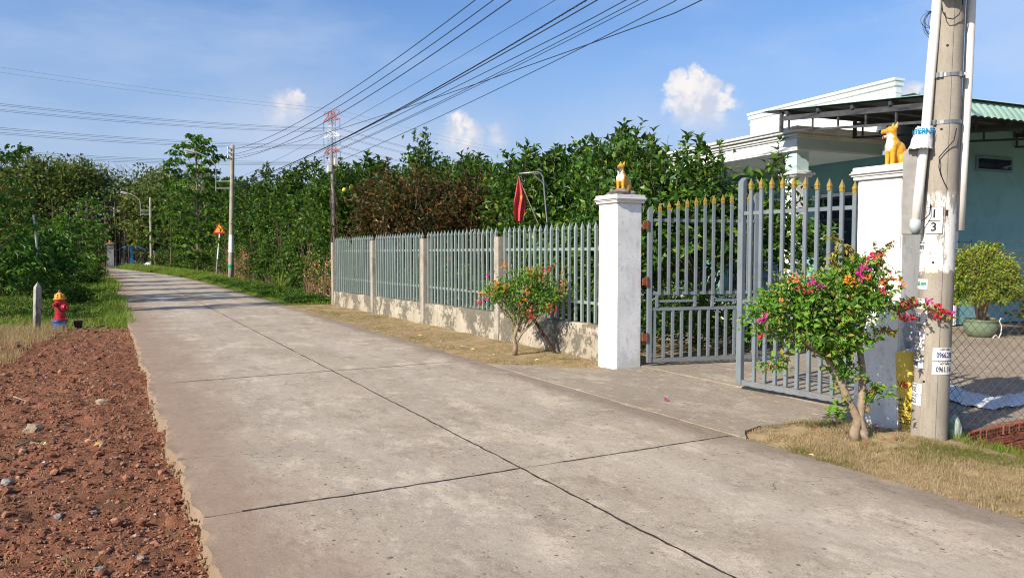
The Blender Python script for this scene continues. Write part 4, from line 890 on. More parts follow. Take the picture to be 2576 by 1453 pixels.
# triangular road sign
SB = np.array((6.40, 52.3, 0.0)); ST = vp(553, 586, SB)
sg = thing('road_sign', 'triangular yellow and red curve warning sign on a leaning white post', 'road sign', SB)
MB().tube([SB - np.array((0, 0, .1)), SB + (ST - SB) * .42], .05, 8).build('post', M('sign_post_grey', (0.30, 0.27, 0.24)), sg)
MB().tube([SB + (ST - SB) * .42, ST], .05, 8).build('post_white_section', m_stick, sg)
def sgp(x, z, off): return ST + _rt * x + np.array((0, 0, z)) - _fw * off
def tri(s_, off, th, zc=.22):
    P = [(-.5 * s_, -.29 * s_ + zc), (.5 * s_, -.29 * s_ + zc), (.0, .577 * s_ + zc)]
    return MB().add([sgp(x, z, off) for x, z in P] + [sgp(x, z, off + th) for x, z in P], [(0, 1, 2), (5, 4, 3), (0, 3, 4, 1), (1, 4, 5, 2), (2, 5, 3, 0)])
tri(.86, .06, .012).build('red_border', M('sign_red', (0.45, 0.02, 0.015), rough=0.4), sg); tri(.60, .074, .006).build('yellow_face', M('sign_yellow', (0.80, 0.36, 0.02), rough=0.4), sg)
b = MB()
for P in ([(.05, .08), (.07, .24), (.0, .34), (-.10, .40)], [(.05, .2), (.14, .2)], [(.10, .14), (.10, .27)]): b.tube([sgp(x, z, .09) for x, z in P], .022, 6)
b.build('curve_symbol', m_ink, sg)
# ------------------------------------------------------------------ vegetation
m_bark = M('bark', (0.16, 0.115, 0.08), (0.10, 0.07, 0.05), sc=12, rough=0.95, bump=.4, bsc=40)
m_barkp = M('pale_bark', (0.33, 0.255, 0.18), (0.21, 0.155, 0.105), sc=14, rough=0.9, bump=.4, bsc=50)
G_pom = leafmat('pomelo_leaf', [(0, (0.018, 0.056, 0.008)), (.45, (0.034, 0.098, 0.011)), (.75, (0.085, 0.180, 0.018)), (1, (0.19, 0.27, 0.030))], .20, .42, .32)
G_orc = leafmat('orchard_leaf', [(0, (0.016, 0.052, 0.008)), (.5, (0.032, 0.090, 0.010)), (.78, (0.078, 0.165, 0.017)), (1, (0.17, 0.25, 0.028))], .20, .48, .25)
G_vine = leafmat('vine_leaf', [(0, (0.022, 0.064, 0.009)), (.5, (0.042, 0.112, 0.013)), (.8, (0.095, 0.190, 0.020)), (1, (0.19, 0.27, 0.035))], .22, .55, .22)
G_vine2 = leafmat('creeper_leaf', [(0, (0.030, 0.058, 0.011)), (.5, (0.055, 0.092, 0.016)), (.85, (0.10, 0.125, 0.025)), (1, (0.16, 0.11, 0.04))], .20, .6, .2)
G_red = leafmat('star_apple_leaf', [(0, (0.022, 0.036, 0.010)), (.35, (0.040, 0.048, 0.013)), (.45, (0.085, 0.036, 0.014)), (.75, (0.130, 0.050, 0.016)), (.95, (0.22, 0.085, 0.028)), (1, (0.30, 0.26, 0.16))], .15, .46, .3)
G_rub = leafmat('rubber_leaf', [(0, (0.029, 0.090, 0.011)), (.5, (0.056, 0.157, 0.017)), (.8, (0.112, 0.258, 0.025)), (1, (0.246, 0.403, 0.039))], .26, .42, .3)
G_far = leafmat('banyan_leaf', [(0, (0.050, 0.093, 0.020)), (.5, (0.101, 0.157, 0.030)), (.8, (0.183, 0.203, 0.048)), (1, (0.280, 0.224, 0.069))], .18, .6)
G_bou = leafmat('bougainvillea_leaf', [(0, (0.050, 0.146, 0.017)), (.5, (0.101, 0.246, 0.025)), (.85, (0.192, 0.356, 0.037)), (.97, (0.328, 0.273, 0.055))], .28, .45, .3)
G_bour = leafmat('young_shoot_leaf', [(0, (0.179, 0.222, 0.037)), (.5, (0.304, 0.241, 0.054)), (1, (0.376, 0.158, 0.057))], .22, .45)
G_top = leafmat('topiary_leaf', [(0, (0.118, 0.213, 0.028)), (.5, (0.222, 0.329, 0.035)), (.85, (0.382, 0.440, 0.046)), (1, (0.497, 0.264, 0.066))], .2, .5)
G_dry = leafmat('dry_leaf', [(0, (1.095, 0.653, 0.302)), (1, (1.187, 0.721, 0.339))], .15, .8)
def fgrass(name, greens, dries, thr, sc=1.1):
    t = NT(name); a = t.mix(t.I, greens[0], greens[1]); b = t.mix(t.I, dries[0], dries[1]); m = t.rng(t.math('ADD', t.noise(sc, 5, 0.65), t.math('MULTIPLY', t.math('SUBTRACT', t.I, 0.5), 0.16)), thr - .05, thr + .05)
    c = t.mix(m, b, a); mt = t.done(c, 0.7, 0.2); tr = t.n('ShaderNodeBsdfTranslucent'); mx = t.n('ShaderNodeMixShader'); mx.inputs[0].default_value = .38
    t.l(c, tr.inputs[0]); t.l(t.p.outputs[0], mx.inputs[1]); t.l(tr.outputs[0], mx.inputs[2]); t.l(mx.outputs[0], t.o.inputs[0]); return mt
m_grass = fgrass('green_grass', ((0.12, 0.21, 0.022), (0.25, 0.35, 0.045)), ((0.20, 0.175, 0.055), (0.30, 0.22, 0.09)), .40)
m_dryg = fgrass('dry_verge_grass', ((0.12, 0.165, 0.025), (0.17, 0.19, 0.035)), ((0.36, 0.275, 0.145), (0.50, 0.40, 0.235)), .55, .8)
m_straw = fgrass('straw', ((0.20, 0.19, 0.06), (0.26, 0.22, 0.08)), ((0.36, 0.27, 0.13), (0.48, 0.37, 0.19)), .66)
def sph(rng, n):
    a = rng.normal(size=(n, 3)); return nrm(a)
def clusters(lobes, n, rng, lo=.55, hi=1.04, zmin=-.85):
    """points spread through the outer part of the lobes; lobes (c, r) in world metres"""
    C = np.array([l[0] for l in lobes], float); Rr = np.array([l[1] for l in lobes], float)
    p = (Rr[:, 0] * Rr[:, 1] * Rr[:, 2]) ** .67; m = n * 4; k = rng.choice(len(lobes), m, p=p / p.sum()); d = sph(rng, m); rr = rng.uniform(lo, hi, m) ** .8; P = C[k] + d * Rr[k] * rr[:, None]
    g = 2.6 / max(.25, float(np.median(Rr))); o_ = float(rng.uniform(0, 99)); gap = vn(P[:, 0] * g + P[:, 1] * g * .6 + o_, P[:, 2] * g - P[:, 1] * g * .4, 3) > -.10          # clumps and hollows
    ok = (d[:, 2] > zmin) & (gap | (rng.uniform(0, 1, m) < .22)); return P[ok][:n], d[ok][:n]
def foliage(name, parent, mat, C, O, per, cr, L, asp, rng, up=.25, out=.6, rnd=.8, fine=False, droop=.25, down=0.0, fold=.25):
    n = len(C) * per; c = np.repeat(C, per, 0); o = np.repeat(O, per, 0)
    P = c + rng.normal(0, 1, (n, 3)) * cr * np.array((1, 1, .8)); D = o * out + sph(rng, n) * rnd + np.array((0, 0, up - down)); N = sph(rng, n) * 1.0 + np.array((0, 0, .85)) + o * .35 + np.array((-.2, -.05, 0))
    l = L * rng.uniform(.65, 1.3, n); org = WO[parent.name]
    return tag(put(name, leafmesh(name, P - org, D, N, l, l * asp * rng.uniform(.85, 1.15, n), fold, droop, fine), mat, parent, org), kind='stuff')
def whorls(name, parent, mat, tips, dirs, per, L, asp, rng, stem=.35, fine=False, droop=.25, lean=.9):
    """leafy shoots: leaves spiral round short stems"""
    P = []; D = []
    for t, d in zip(tips, dirs):
        d = d / np.linalg.norm(d); a = np.cross(d, (0.3, .5, .8)); a /= np.linalg.norm(a); b = np.cross(d, a)
        f = rng.uniform(0, 1, per); th = np.arange(per) * 2.4 + rng.uniform(0, 6); P.append(t + d * (f * stem)[:, None]); D.append((a * np.cos(th)[:, None] + b * np.sin(th)[:, None]) * lean + d * (.25 + .9 * f)[:, None])
    P = np.concatenate(P); D = np.concatenate(D) + rng.normal(0, .18, (len(P), 3)); n = len(P); N = np.tile(np.array((-.2, 0, 1.0)), (n, 1)) + rng.normal(0, .3, (n, 3)); l = L * rng.uniform(.7, 1.25, n); org = WO[parent.name]
    return tag(put(name, leafmesh(name, P - org, D, N, l, l * asp, .25, droop, fine), mat, parent, org), kind='stuff')
def limbs(parent, base, top, ends, r0, rng, mat, name='trunk', bend=.12, twig=.22):
    b = MB(); h = np.array(top) - np.array(base)
    tr = [np.array(base) + h * f + np.array((rng.normal(0, bend), rng.normal(0, bend), 0)) * (f if f < .99 else .6) * np.linalg.norm(h) * .25 for f in np.linspace(0, 1, 7)]; tr[0] = np.array(base) - np.array((0, 0, .1))
    b.tube(tr, list(np.linspace(r0, r0 * .5, 7)), 9)
    for e in ends:
        k = rng.integers(2, 7); s = tr[k]; m_ = s + (e - s) * .5 + np.array((0, 0, .12 * np.linalg.norm(e - s))) + rng.normal(0, .05, 3) * np.linalg.norm(e - s); rr = r0 * .5 * (1 - k / 10)
        b.tube([s, s + (m_ - s) * .5 + rng.normal(0, .02, 3), m_, e], [rr * .8, rr * .6, rr * .42, rr * .14], 5, False)
    return b.build(name, mat, parent, smooth=True)
def tree(name, label, base, lobes, seed, mat, n, per, cr, L, asp, group=None, tr=.10, cat='tree', shoots=0, shootL=.5, bark=None, zmin=-.85, fork=.45, fine=False, out=.6, up=.25, down=0.0, ends=16, droop=.25, lo=.55, smat=None, sper=12):
    rng = np.random.default_rng(seed); base = np.array(base, float); t = thing(name, label, cat, base, group)
    lob = [(base + np.array(c), r) for c, r in lobes]; C, O = clusters(lob, n, rng, lo, 1.04, zmin)
    C[:, 2] = np.maximum(C[:, 2], base[2] + .1)
    foliage('crown', t, mat, C, O, per, cr, L, asp, rng, fine=fine, out=out, up=up, down=down, droop=droop)
    e = C[rng.choice(len(C), min(ends, len(C)), replace=False)]; cen = np.mean([l[0] for l in lob], 0); top = base + (cen - base) * fork * 2 if fork else cen
    limbs(t, base, top, e, tr, rng, bark or m_bark)
    if shoots:
        zt = np.argsort(-C[:, 2] + rng.uniform(0, .9, len(C)))[:shoots]; tips = C[zt]; dirs = np.stack([rng.normal(0, .22, shoots), rng.normal(0, .22, shoots), np.ones(shoots)], -1); st = shootL * rng.uniform(.5, 1.2, shoots)
        b = MB()
        for q, d, s in zip(tips, dirs, st): b.tube([q - d * .3, q + d / np.linalg.norm(d) * s], [.012, .004], 4, False)
        tag(b.build('shoot_stem', bark or m_bark, t), kind='stuff')
        P = []; 
        for q, d, s in zip(tips, dirs, st): pass
        whorls('shoot', t, smat or mat, tips, dirs, sper, L * 1.05, asp, rng, stem=shootL, fine=fine, droop=.2)
    return t
# --- pomelo trees behind the fence and gate (position = photo column, distance along road)
def pos(u, y, z=0): p = uy(u, y); p[2] = z; return p
tree('pomelo_tree', 'tall leafy pomelo tree with upright shoots between the open gate leaf and the house', pos(1745, 10.2), [((0, 0, 2.05), (1.15, 1.1, 1.0)), ((-.75, .2, 1.75), (.75, .75, .85)), ((.8, -.2, 1.65), (.8, .8, .8)), ((-.1, 0, 2.75), (.75, .7, .55)), ((.95, -.35, 2.35), (.42, .42, .55)), ((-.9, .35, 2.6), (.45, .45, .5)), ((1.35, -.72, 1.95), (.6, .6, .6)), ((1.25, -.66, 2.65), (.28, .28, .5)), ((1.75, -.93, 1.6), (.4, .4, .4))], 101, G_pom, 330, 20, .17, .155, .50, 'pomelo trees behind the fence', .075, shoots=26, shootL=.55, fine=True, zmin=-.6, lo=.4, sper=16, ends=26)
tree('pomelo_tree', 'pomelo tree rising directly behind the dog statue on the rocky base', pos(1560, 11.6), [((0, 0, 2.2), (1.15, 1.1, 1.05)), ((.3, 0, 3.1), (.7, .6, .5)), ((-.6, .2, 1.5), (.9, .9, .8)), ((.8, 0, 1.5), (.8, .8, .8))], 102, G_pom, 280, 18, .18, .155, .50, 'pomelo trees behind the fence', .075, shoots=20, shootL=.55, fine=True, zmin=-.7, lo=.4, sper=15)
tree('pomelo_tree', 'pomelo tree directly behind the red flag', pos(1400, 13.6), [((0, 0, 2.2), (1.5, 1.3, 1.25)), ((-.5, .3, 2.95), (.8, .7, .6)), ((.7, 0, 1.3), (1.0, .9, .9))], 103, G_pom, 320, 18, .19, .155, .48, 'pomelo trees behind the fence', .08, shoots=16, shootL=.4, zmin=-.8, lo=.45)
tree('pomelo_tree', 'pomelo tree whose top shows between the red flag and the russet tree', np.array((10.4, 22.0, 0)), [((0, 0, 2.6), (1.8, 1.6, 1.7)), ((.3, 0, 3.7), (1.0, .9, .7))], 104, G_orc, 320, 18, .21, .155, .48, 'pomelo trees behind the fence', .08, shoots=14, shootL=.4, lo=.45)
tree('pomelo_tree', 'green orchard tree with a tall pointed shoot right behind the russet tree', pos(1085, 23.5), [((0, 0, 2.8), (2.1, 1.9, 1.6)), ((-.3, 0, 3.9), (.9, .8, .7)), ((-.35, 0, 4.65), (.36, .36, .6))], 105, G_orc, 330, 18, .24, .16, .48, 'pomelo trees behind the fence', .09, shoots=14, shootL=.5, lo=.45)
tree('pomelo_tree', 'orchard tree with yellow fruit just left of the russet tree, behind the service pole', pos(905, 26.0), [((0, 0, 2.6), (1.9, 1.8, 1.7)), ((-.6, 0, 3.7), (1.1, 1, .7))], 106, G_orc, 330, 18, .24, .16, .48, 'pomelo trees behind the fence', .09, shoots=10, shootL=.4, lo=.45)
star = tree('star_apple_tree', 'russet brown leaved tree behind the middle of the picket fence', pos(1062, 20.8), [((0, 0, 2.4), (1.5, 1.5, 1.3)), ((-.95, .55, 2.95), (.8, .8, .95)), ((.2, 0, 3.05), (.9, .9, .75)), ((1.35, -.7, 2.9), (.75, .7, .85)), ((-1.1, .65, 2.2), (.65, .9, .9)), ((1.6, -.85, 2.1), (.7, .8, .85))], 107, G_red, 420, 26, .17, .15, .34, None, .09, shoots=34, shootL=.5, sper=18, down=.35, up=0.1, lo=.45)
for k, (dx, z) in enumerate(((-1.9, 2.7), (-1.7, 3.3))): pass
# fruit
fr = bpy.data.objects
def fruit(treeobj, u, v):
    p = vp(u, v, WO[treeobj.name] + np.array((-.9, -1.4, 0))); b = MB().lathe(p, [(.004, -.075), (.05, -.06), (.075, -.01), (.07, .03), (.035, .07), (.004, .08)], 12); b.build('fruit', M('pomelo_skin', (0.55, 0.52, 0.06), (0.48, 0.50, 0.05)), treeobj, smooth=True)
t106 = [o for o in fr if o.name.startswith('pomelo_tree') and o.get('label', '').startswith('orchard tree with yellow')][0]
for uv in ((884, 470), (866, 478), (893, 492)): fruit(t106, *uv)
# --- orchard and vine wall from the fence end to the far pole
ob = [(8.7, 28, 4.8, 1.8, 'orchard tree with dense foliage just behind the service pole'), (8.6, 33, 5.3, 1.9, 'first orchard tree left of the service pole'), (8.6, 38, 5.7, 2.0, 'second orchard tree left of the service pole'), (8.8, 44, 6.2, 2.1, 'third orchard tree left of the service pole'), (9.0, 51, 6.5, 2.3, 'orchard tree right of the far street lamp pole'), (9.6, 60, 7.4, 2.6, 'tall orchard tree rising behind the far street lamp pole'), (9.2, 72, 8.2, 3.0, 'far orchard tree behind the triangular road sign'),
      (12.0, 27, 5.0, 2.1, 'back row orchard tree right of the russet tree top'), (12.5, 33, 5.6, 2.3, 'back row orchard tree showing over the russet tree'), (12.6, 40, 6.2, 2.4, 'back row orchard tree over the service pole'), (11.5, 20.5, 4.5, 1.9, 'back row orchard tree left of the red flag'), (11.4, 17.6, 4.5, 1.8, 'back row orchard tree right of the red flag'), (10.5, 14.6, 4.4, 1.6, 'back row orchard tree behind the dog statue on the rocky base')]
for k, (x, y, h, r, lab) in enumerate(ob):
    h *= (1.03, .93, 1.05, .96, 1.06, .97, 1.0)[k % 7]
    tree('orchard_tree', lab, (x, y, .05), [((0, 0, h * .50), (r, r, h * .40)), ((r * .3, 0, h * .80), (r * .6, r * .6, h * .18)), ((-r * .5, .2, h * .62), (r * .6, r * .6, h * .25)), ((-r * .2, -r * .4, h * .3), (r * .9, r * .8, h * .3))], 200 + k, G_orc, 190, 26, .075 * r, .17 + .0016 * y, .50, 'orchard trees along the road', .09, shoots=12, shootL=.5, lo=.62, zmin=-.95, sper=15)
def hedge(label, y0_, y1_, x0, x1, h, w, seed, nl, n, mats, L=.10, per=22, name='vine_hedge'):
    """overgrown bank: uneven lumps of creeper over dark stems"""
    rng = np.random.default_rng(seed); t = thing(name, label, 'hedge', ((x0 + x1) / 2, (y0_ + y1_) / 2, 0)); lob = []
    for k in range(nl):
        f = (k + rng.uniform(.1, .9)) / nl; c = np.array((x0 + (x1 - x0) * f + rng.normal(.1, w * .35), y0_ + (y1_ - y0_) * f, 0)); lv = rng.choice([.28, .52, .78], p=[.35, .35, .3]); r = w * rng.uniform(.55, 1.15); lob.append((c + np.array((.25 * lv, 0, h * lv)), (r, r * 1.15, h * rng.uniform(.16, .30))))
    C, O = clusters(lob, n, rng, .55, 1.05, -.9); C[:, 2] = np.maximum(C[:, 2], .08); k = vn(C[:, 1] * .55, C[:, 2] * .7, seed) > .06
    for m_, sel, l_ in ((mats[0], ~k, L), (mats[1], k, L * .72)): foliage('foliage', t, m_, C[sel], O[sel], per, .11, l_, .6, rng, out=.6, down=.35, up=.1)
    bm_ = MB()
    for k in range(44):
        f_ = rng.uniform(0, 1); p = np.array((x0 + (x1 - x0) * f_, y0_ + (y1_ - y0_) * f_, 0)); q = p + np.array((rng.normal(-.1, w * .5), rng.normal(0, .5), h * rng.uniform(.4, 1.0))); bm_.tube([p - np.array((0, 0, .05)), p + (q - p) * .5 + rng.normal(0, .14, 3), q], [.028, .018, .006], 5, False)
    tag(bm_.build('stem', m_bark, t), kind='stuff'); return t
VM = (G_vine, G_vine2)
hedge('vine covered hedge hanging over the verge beside the end of the picket fence', 24.5, 30, 7.3, 7.3, 3.0, .85, 301, 15, 230, VM, .12)
hedge('vine covered hedge between the picket fence and the far street lamp pole', 30, 38, 7.35, 7.3, 3.4, .95, 302, 17, 260, VM, .135)
hedge('vine covered hedge just before the far street lamp pole', 38, 46.5, 7.5, 7.6, 3.6, .9, 303, 16, 250, VM, .15)
hedge('vine covered hedge behind the triangular road sign', 47, 60, 7.7, 7.2, 3.2, 1.0, 304, 18, 260, VM, .18)
hedge('low leafy hedge on the right bank of the far bend', 60, 88, 6.8, 5.2, 2.0, 1.15, 305, 20, 260, VM, .24)
# dry brush on the old wire fence near the verge
def brush(label, c, w, h, seed, n):
    rng = np.random.default_rng(seed); t = thing('dry_brush', label, 'brush', c, 'dry brush along the right verge'); b = MB()
    for k in range(n):
        p = np.array(c) + np.array((rng.normal(0, .12), rng.uniform(-w, w), -.05)); q = p + np.array((rng.normal(0, .18), rng.normal(0, .22), h * rng.uniform(.4, 1.1))); b.tube([p, p + (q - p) * .5 + rng.normal(0, .06, 3), q], [.009, .007, .003], 3, False)
    tag(b.build('twigs', M('dry_twig', (0.21, 0.125, 0.065), (0.13, 0.075, 0.04), sc=5), t), kind='stuff')
    C = np.array(c) + np.stack([rng.normal(0, .15, n // 2), rng.uniform(-w, w, n // 2), rng.uniform(.1, h, n // 2)], -1); foliage('dead_leaves', t, G_dry, C, sph(rng, n // 2), 4, .1, .06, .5, rng)
brush('brown dry brush leaning against the end of the picket fence wall', (6.62, 24.6, 0), .75, 1.5, 311, 120); brush('brown dry brush in the hedge next to the tall grass tuft', (6.75, 27.6, 0), .6, 1.7, 312, 90)
brush('brown dry brush to the right of the far street lamp pole', (6.7, 43.2, 0), .9, 1.9, 313, 90); brush('brown dry brush between the far street lamp pole and the road sign', (6.9, 48.5, 0), 1.2, 2.0, 314, 110)
# --- rubber trees: drooping whorls of leaves at branch ends
def rubber(label, base, h, r, seed, n, L, group, tr=.09, dens=22, crown_from=.45, mat=None):
    rng = np.random.default_rng(seed); base = np.array(base, float); t = thing('rubber_tree', label, 'tree', base, group)
    k = np.arange(n); z = h * (crown_from + (1 - crown_from) * (k + rng.uniform(0, 1, n)) / n); rad = r * np.sqrt(np.clip(1 - ((z / h - (crown_from + .25)) / (.80 - crown_from * .55)) ** 2, .05, 1)) * rng.uniform(.45, 1.05, n); th = k * 2.4 + rng.normal(0, .5, n)
    tips = base + np.stack([rad * np.cos(th), rad * np.sin(th), z], -1); tips[-1] = base + np.array((0, 0, h))
    b = MB(); lean = rng.normal(0, .03, 2); tk = [base + np.array((lean[0] * f * h, lean[1] * f * h, f * h * .93 - (.1 if f == 0 else 0))) for f in np.linspace(0, 1, 8)]; b.tube(tk, list(np.linspace(tr, tr * .25, 8)), 8)
    for q in tips:
        f = max(.15, min(.97, (q[2] - base[2]) / h - .14)); i = min(7, max(1, round(f * 7))); s = tk[i]; b.tube([s, s + (q - s) * .5 + np.array((0, 0, .1)), q], [tr * .3, tr * .2, tr * .1], 4, False)
    b.build('trunk', m_bark if mat is None else m_barkp, t, smooth=True)
    P = []; D = []
    for q in tips:
        m_ = dens; th_ = rng.uniform(0, 6.28, m_); pe = rng.uniform(.5, 1.4, m_) * L * 1.1; dz = rng.uniform(-.35, .55, m_) * L; d = np.stack([np.cos(th_), np.sin(th_), np.zeros(m_)], -1); p = q + d * pe[:, None] + np.stack([np.zeros(m_), np.zeros(m_), dz], -1)
        for s in (-.5, 0, .5):
            c_, n_ = math.cos(s), math.sin(s); dd = np.stack([d[:, 0] * c_ - d[:, 1] * n_, d[:, 0] * n_ + d[:, 1] * c_, np.full(m_, -.55) + rng.normal(0, .3, m_)], -1); P.append(p); D.append(dd)
    P = np.concatenate(P); D = np.concatenate(D); n_ = len(P); N = np.tile(np.array((-.2, -.05, 1.0)), (n_, 1)) + rng.normal(0, .5, (n_, 3)); l = L * rng.uniform(.75, 1.25, n_)
    tag(put('crown', leafmesh('crown', P - base, D, N, l, l * .36, .2, .25), G_rub, t, base), kind='stuff'); return t
rubber('tall rubber tree with a reddish trunk left of the far street lamp pole', pos(497, 62, .1), 10.3, 2.5, 401, 60, .34, 'rubber trees', .08, 30, .12, 1)
rubber('slim rubber tree beside the far bend of the road', pos(430, 72, .1), 7.2, 2.0, 402, 22, .32, 'rubber trees', .08, 18, .3)
rubber('rubber tree cut by the left edge of the picture', (-3.35, 28.5, -.1), 5.3, 1.75, 403, 40, .19, 'rubber trees', .09, 20, .40)
rubber('rubber tree behind the one cut by the left edge', (-6.6, 44.0, -.1), 6.6, 2.2, 404, 26, .27, 'rubber trees', .09, 20, .40)
yr = [('young rubber tree behind the white concrete marker post', 50, 36, 2.0, 1.0), ('young rubber tree at the far left behind the grass', 5, 34, 2.0, 1.0), ('young rubber tree left of the second marker post', 120, 53, 3.0, 1.3), ('young rubber tree nearest the bend on the left', 200, 68, 4.2, 1.5), ('young rubber tree with bright top leaves behind the second marker post', 178, 60, 4.2, 1.5), ('young rubber tree right of the leaning white pole', 135, 46, 2.4, 1.0), ('young rubber tree under the left tall tree', 30, 46, 2.5, 1.4), ('young rubber tree behind the leaning white pole', 105, 72, 4.2, 2.0), ('young rubber tree far behind on the left edge', 10, 62, 3.3, 1.8)]
rubber('rubber tree overhanging the far gate pillar', pos(228, 92, -.08), 7.5, 2.6, 419, 24, .36, 'young rubber trees on the left', .07, 18, .42)
for k, (lab, u, y, h, r) in enumerate(yr): rubber(lab, pos(u, y, -.08), h, r, 420 + k, 24, .22 + y * .0017, 'young rubber trees on the left', .05, 17, .15)
# row outside the frame on the left whose shadows cross the road
sh_ = [(-14.5, 20.2, 14.6, 'first'), (-14.8, 24.2, 14.4, 'second'), (-14.3, 28.2, 14.8, 'third'), (-14.9, 32.6, 14.6, 'fourth'), (-14.5, 37.6, 14.4, 'fifth'), (-14.7, 43.4, 14.8, 'sixth'), (-14.5, 51.0, 14.6, 'seventh')]
for k, (x, y, h, w_) in enumerate(sh_):
    rubber('tall rubber tree left of the view, casting the ' + w_ + ' nearest shadow across the road', (x, y, -.1), h, .62, 440 + k, 26, .26, 'shade trees left of the picture', .14, 20, .60)
# --- far thicket: banyan mass
fl = [('far banyan with hanging roots straight behind the blue gate', 1.5, 108, 12.3, 7.0), ('far tree at the left of the banyan thicket', -11.0, 112, 12.6, 6.0), ('far tree with the highest crown in the thicket', -5.5, 107, 13.2, 5.2), ('far tree at the right of the banyan thicket', 9.0, 110, 12.6, 6.0), ('far tree behind the slim lamp pole', 6.5, 100, 9.2, 4.2), ('far dense tree right of the thicket', 14.5, 104, 10.6, 5.5), ('far tree closing the right end of the thicket', 21, 100, 9.6, 5.0), ('far tree behind the left leaning pole', -16, 116, 10.5, 6)]
for k, (lab, x, y, h, r) in enumerate(fl):
    tree('banyan_tree' if k == 0 else 'thicket_tree', lab, (x, y, 0), [((0, 0, h * .62), (r, r * .8, h * .34)), ((-r * .45, -1, h * .80), (r * .5, r * .5, h * .18)), ((r * .5, -1.5, h * .72), (r * .55, r * .55, h * .22)), ((0, -r * .5, h * .45), (r * .8, r * .5, h * .3)), ((0, 0, h * .25), (r * .75, r * .5, h * .22))], 500 + k, G_far, 640, 16, .62, .46, .55, 'far thicket trees', .35, ends=22, lo=.55, zmin=-.9, shoots=0)
rr = np.random.default_rng(9); b = MB(); ban = [o for o in bpy.data.objects if o.name.startswith('banyan_tree')][0]
for k in range(110): x, y = rr.uniform(-6.5, 8.0), rr.uniform(99.5, 104); b.tube([(x, y, 0), (x + rr.normal(0, .15), y, rr.uniform(4.5, 8))], [.07, .05], 4, False)
tag(b.build('hanging_roots', M('root_bark', (0.10, 0.065, 0.05), (0.06, 0.04, 0.035)), ban), kind='stuff')
# bare twigs above the thicket
b = MB()
for k in range(240):
    x, y = rr.uniform(-15, 4), rr.uniform(104, 112); z = 11.0 + rr.uniform(-1.5, 1.0); p = np.array((x, y, z)); q = p + np.array((rr.normal(-.4, .8), 0, rr.uniform(.4, 2.1))); b.tube([p, p + (q - p) * .5 + rr.normal(0, .15, 3), q], [.03, .02, .01], 3, False)
tag(b.build('bare_twigs', M('bare_twig', (0.20, 0.16, 0.13)), ban), kind='stuff')
rng = np.random.default_rng(77); n = 9000       # wood far behind
X = rng.uniform(-260, 420, n); Y = 190 + rng.uniform(0, 25, n); Z = rng.uniform(0, 1, n) ** .7 * (6.0 + 2.5 * vn(X * .06, X * 0, 4) + 1.5 * vn(X * .25, X * 0, 5)); P = np.stack([X, Y, Z], -1)
P = np.repeat(P, 4, 0) + rng.normal(0, .6, (n * 4, 3)); m_ = len(P); me = leafmesh('distant_woods', P, sph(rng, m_), sph(rng, m_) * .5 + np.array((0, 0, 1)), rng.uniform(.9, 1.8, m_), 1.0)
tag(put('distant_woods', me, G_far), 'distant low line of trees on the horizon', 'woods', None, 'stuff')
# --- undergrowth shrubs
def shrub(label, c, r, h, seed, n=60, per=16, L=.08, mat=None, group=None, name='shrub'):
    return tree(name, label, c, [((0, 0, h * .5), (r, r, h * .5))], seed, mat or G_vine, n, per, r * .22, L, .5, group, .02, 'shrub', ends=8, lo=.3, zmin=-.8, fork=.5)
sl = [('leafy shrub at the left road edge before the bend', -.45, 52, .55, .95), ('leafy shrub beside the second marker post', -.75, 44, .5, .8), ('yellow green shrub near the road just before the bend', -1.3, 64, .9, 1.5), ('weedy shrub behind the fire hydrant', -.95, 28, .5, .65), ('weedy shrub left of the second marker post', -2.9, 43, .8, 1.1), ('weedy shrub behind the white marker post', -2.2, 31, .65, .8), ('weedy shrub in the middle of the left grass', -1.8, 37, .6, .75), ('shrub at the foot of the far gate pillar', -1.7, 88, 1.2, 1.7), ('shrub in front of the far thicket on the left', -4.2, 76, 1.6, 2.4), ('low shrub on the left edge behind the grass', -3.6, 38, .9, 1.0)]
for k, (lab, x, y, r, h) in enumerate(sl): shrub(lab, (x, y, -.1), r, h, 600 + k, 70, 16, .075 + y * .0012, None, 'roadside shrubs')
shrub('dark shrub filling the space behind the lower bars of the open gate leaf', (8.3, 9.55, 0), .8, 1.0, 620, 120, 18, .085, G_orc); shrub('dark shrub behind the lower bars at the free end of the gate leaf', (9.35, 9.0, 0), .6, .95, 621, 90, 18, .085, G_orc)
shrub('small leafy shrub in front of the porch column', (10.6, 8.6, .05), .55, 1.35, 622, 80, 18, .07, G_orc); shrub('low plants with red flowers behind the picket fence', (7.3, 10.6, 0), .5, 1.0, 623, 70, 14, .12, G_vine)
shrub('low plants behind the middle of the picket fence', (7.4, 13.5, 0), .7, 1.1, 624, 80, 14, .11, G_vine); shrub('low plants behind the far panel of the picket fence', (7.5, 17.5, 0), .9, 1.2, 625, 90, 14, .11, G_orc)
shrub('leafy plant at the right edge of the yard beside the potted tree', (15.6, 7.6, .05), .5, 1.0, 626, 50, 14, .12, G_top)
for k, (x, y, z) in enumerate(((7.15, 10.1, .62), (7.1, 10.9, .5), (7.05, 12.0, .75), (7.1, 9.6, .45), (8.0, 9.1, .42), (8.75, 8.8, .3))):
    pass
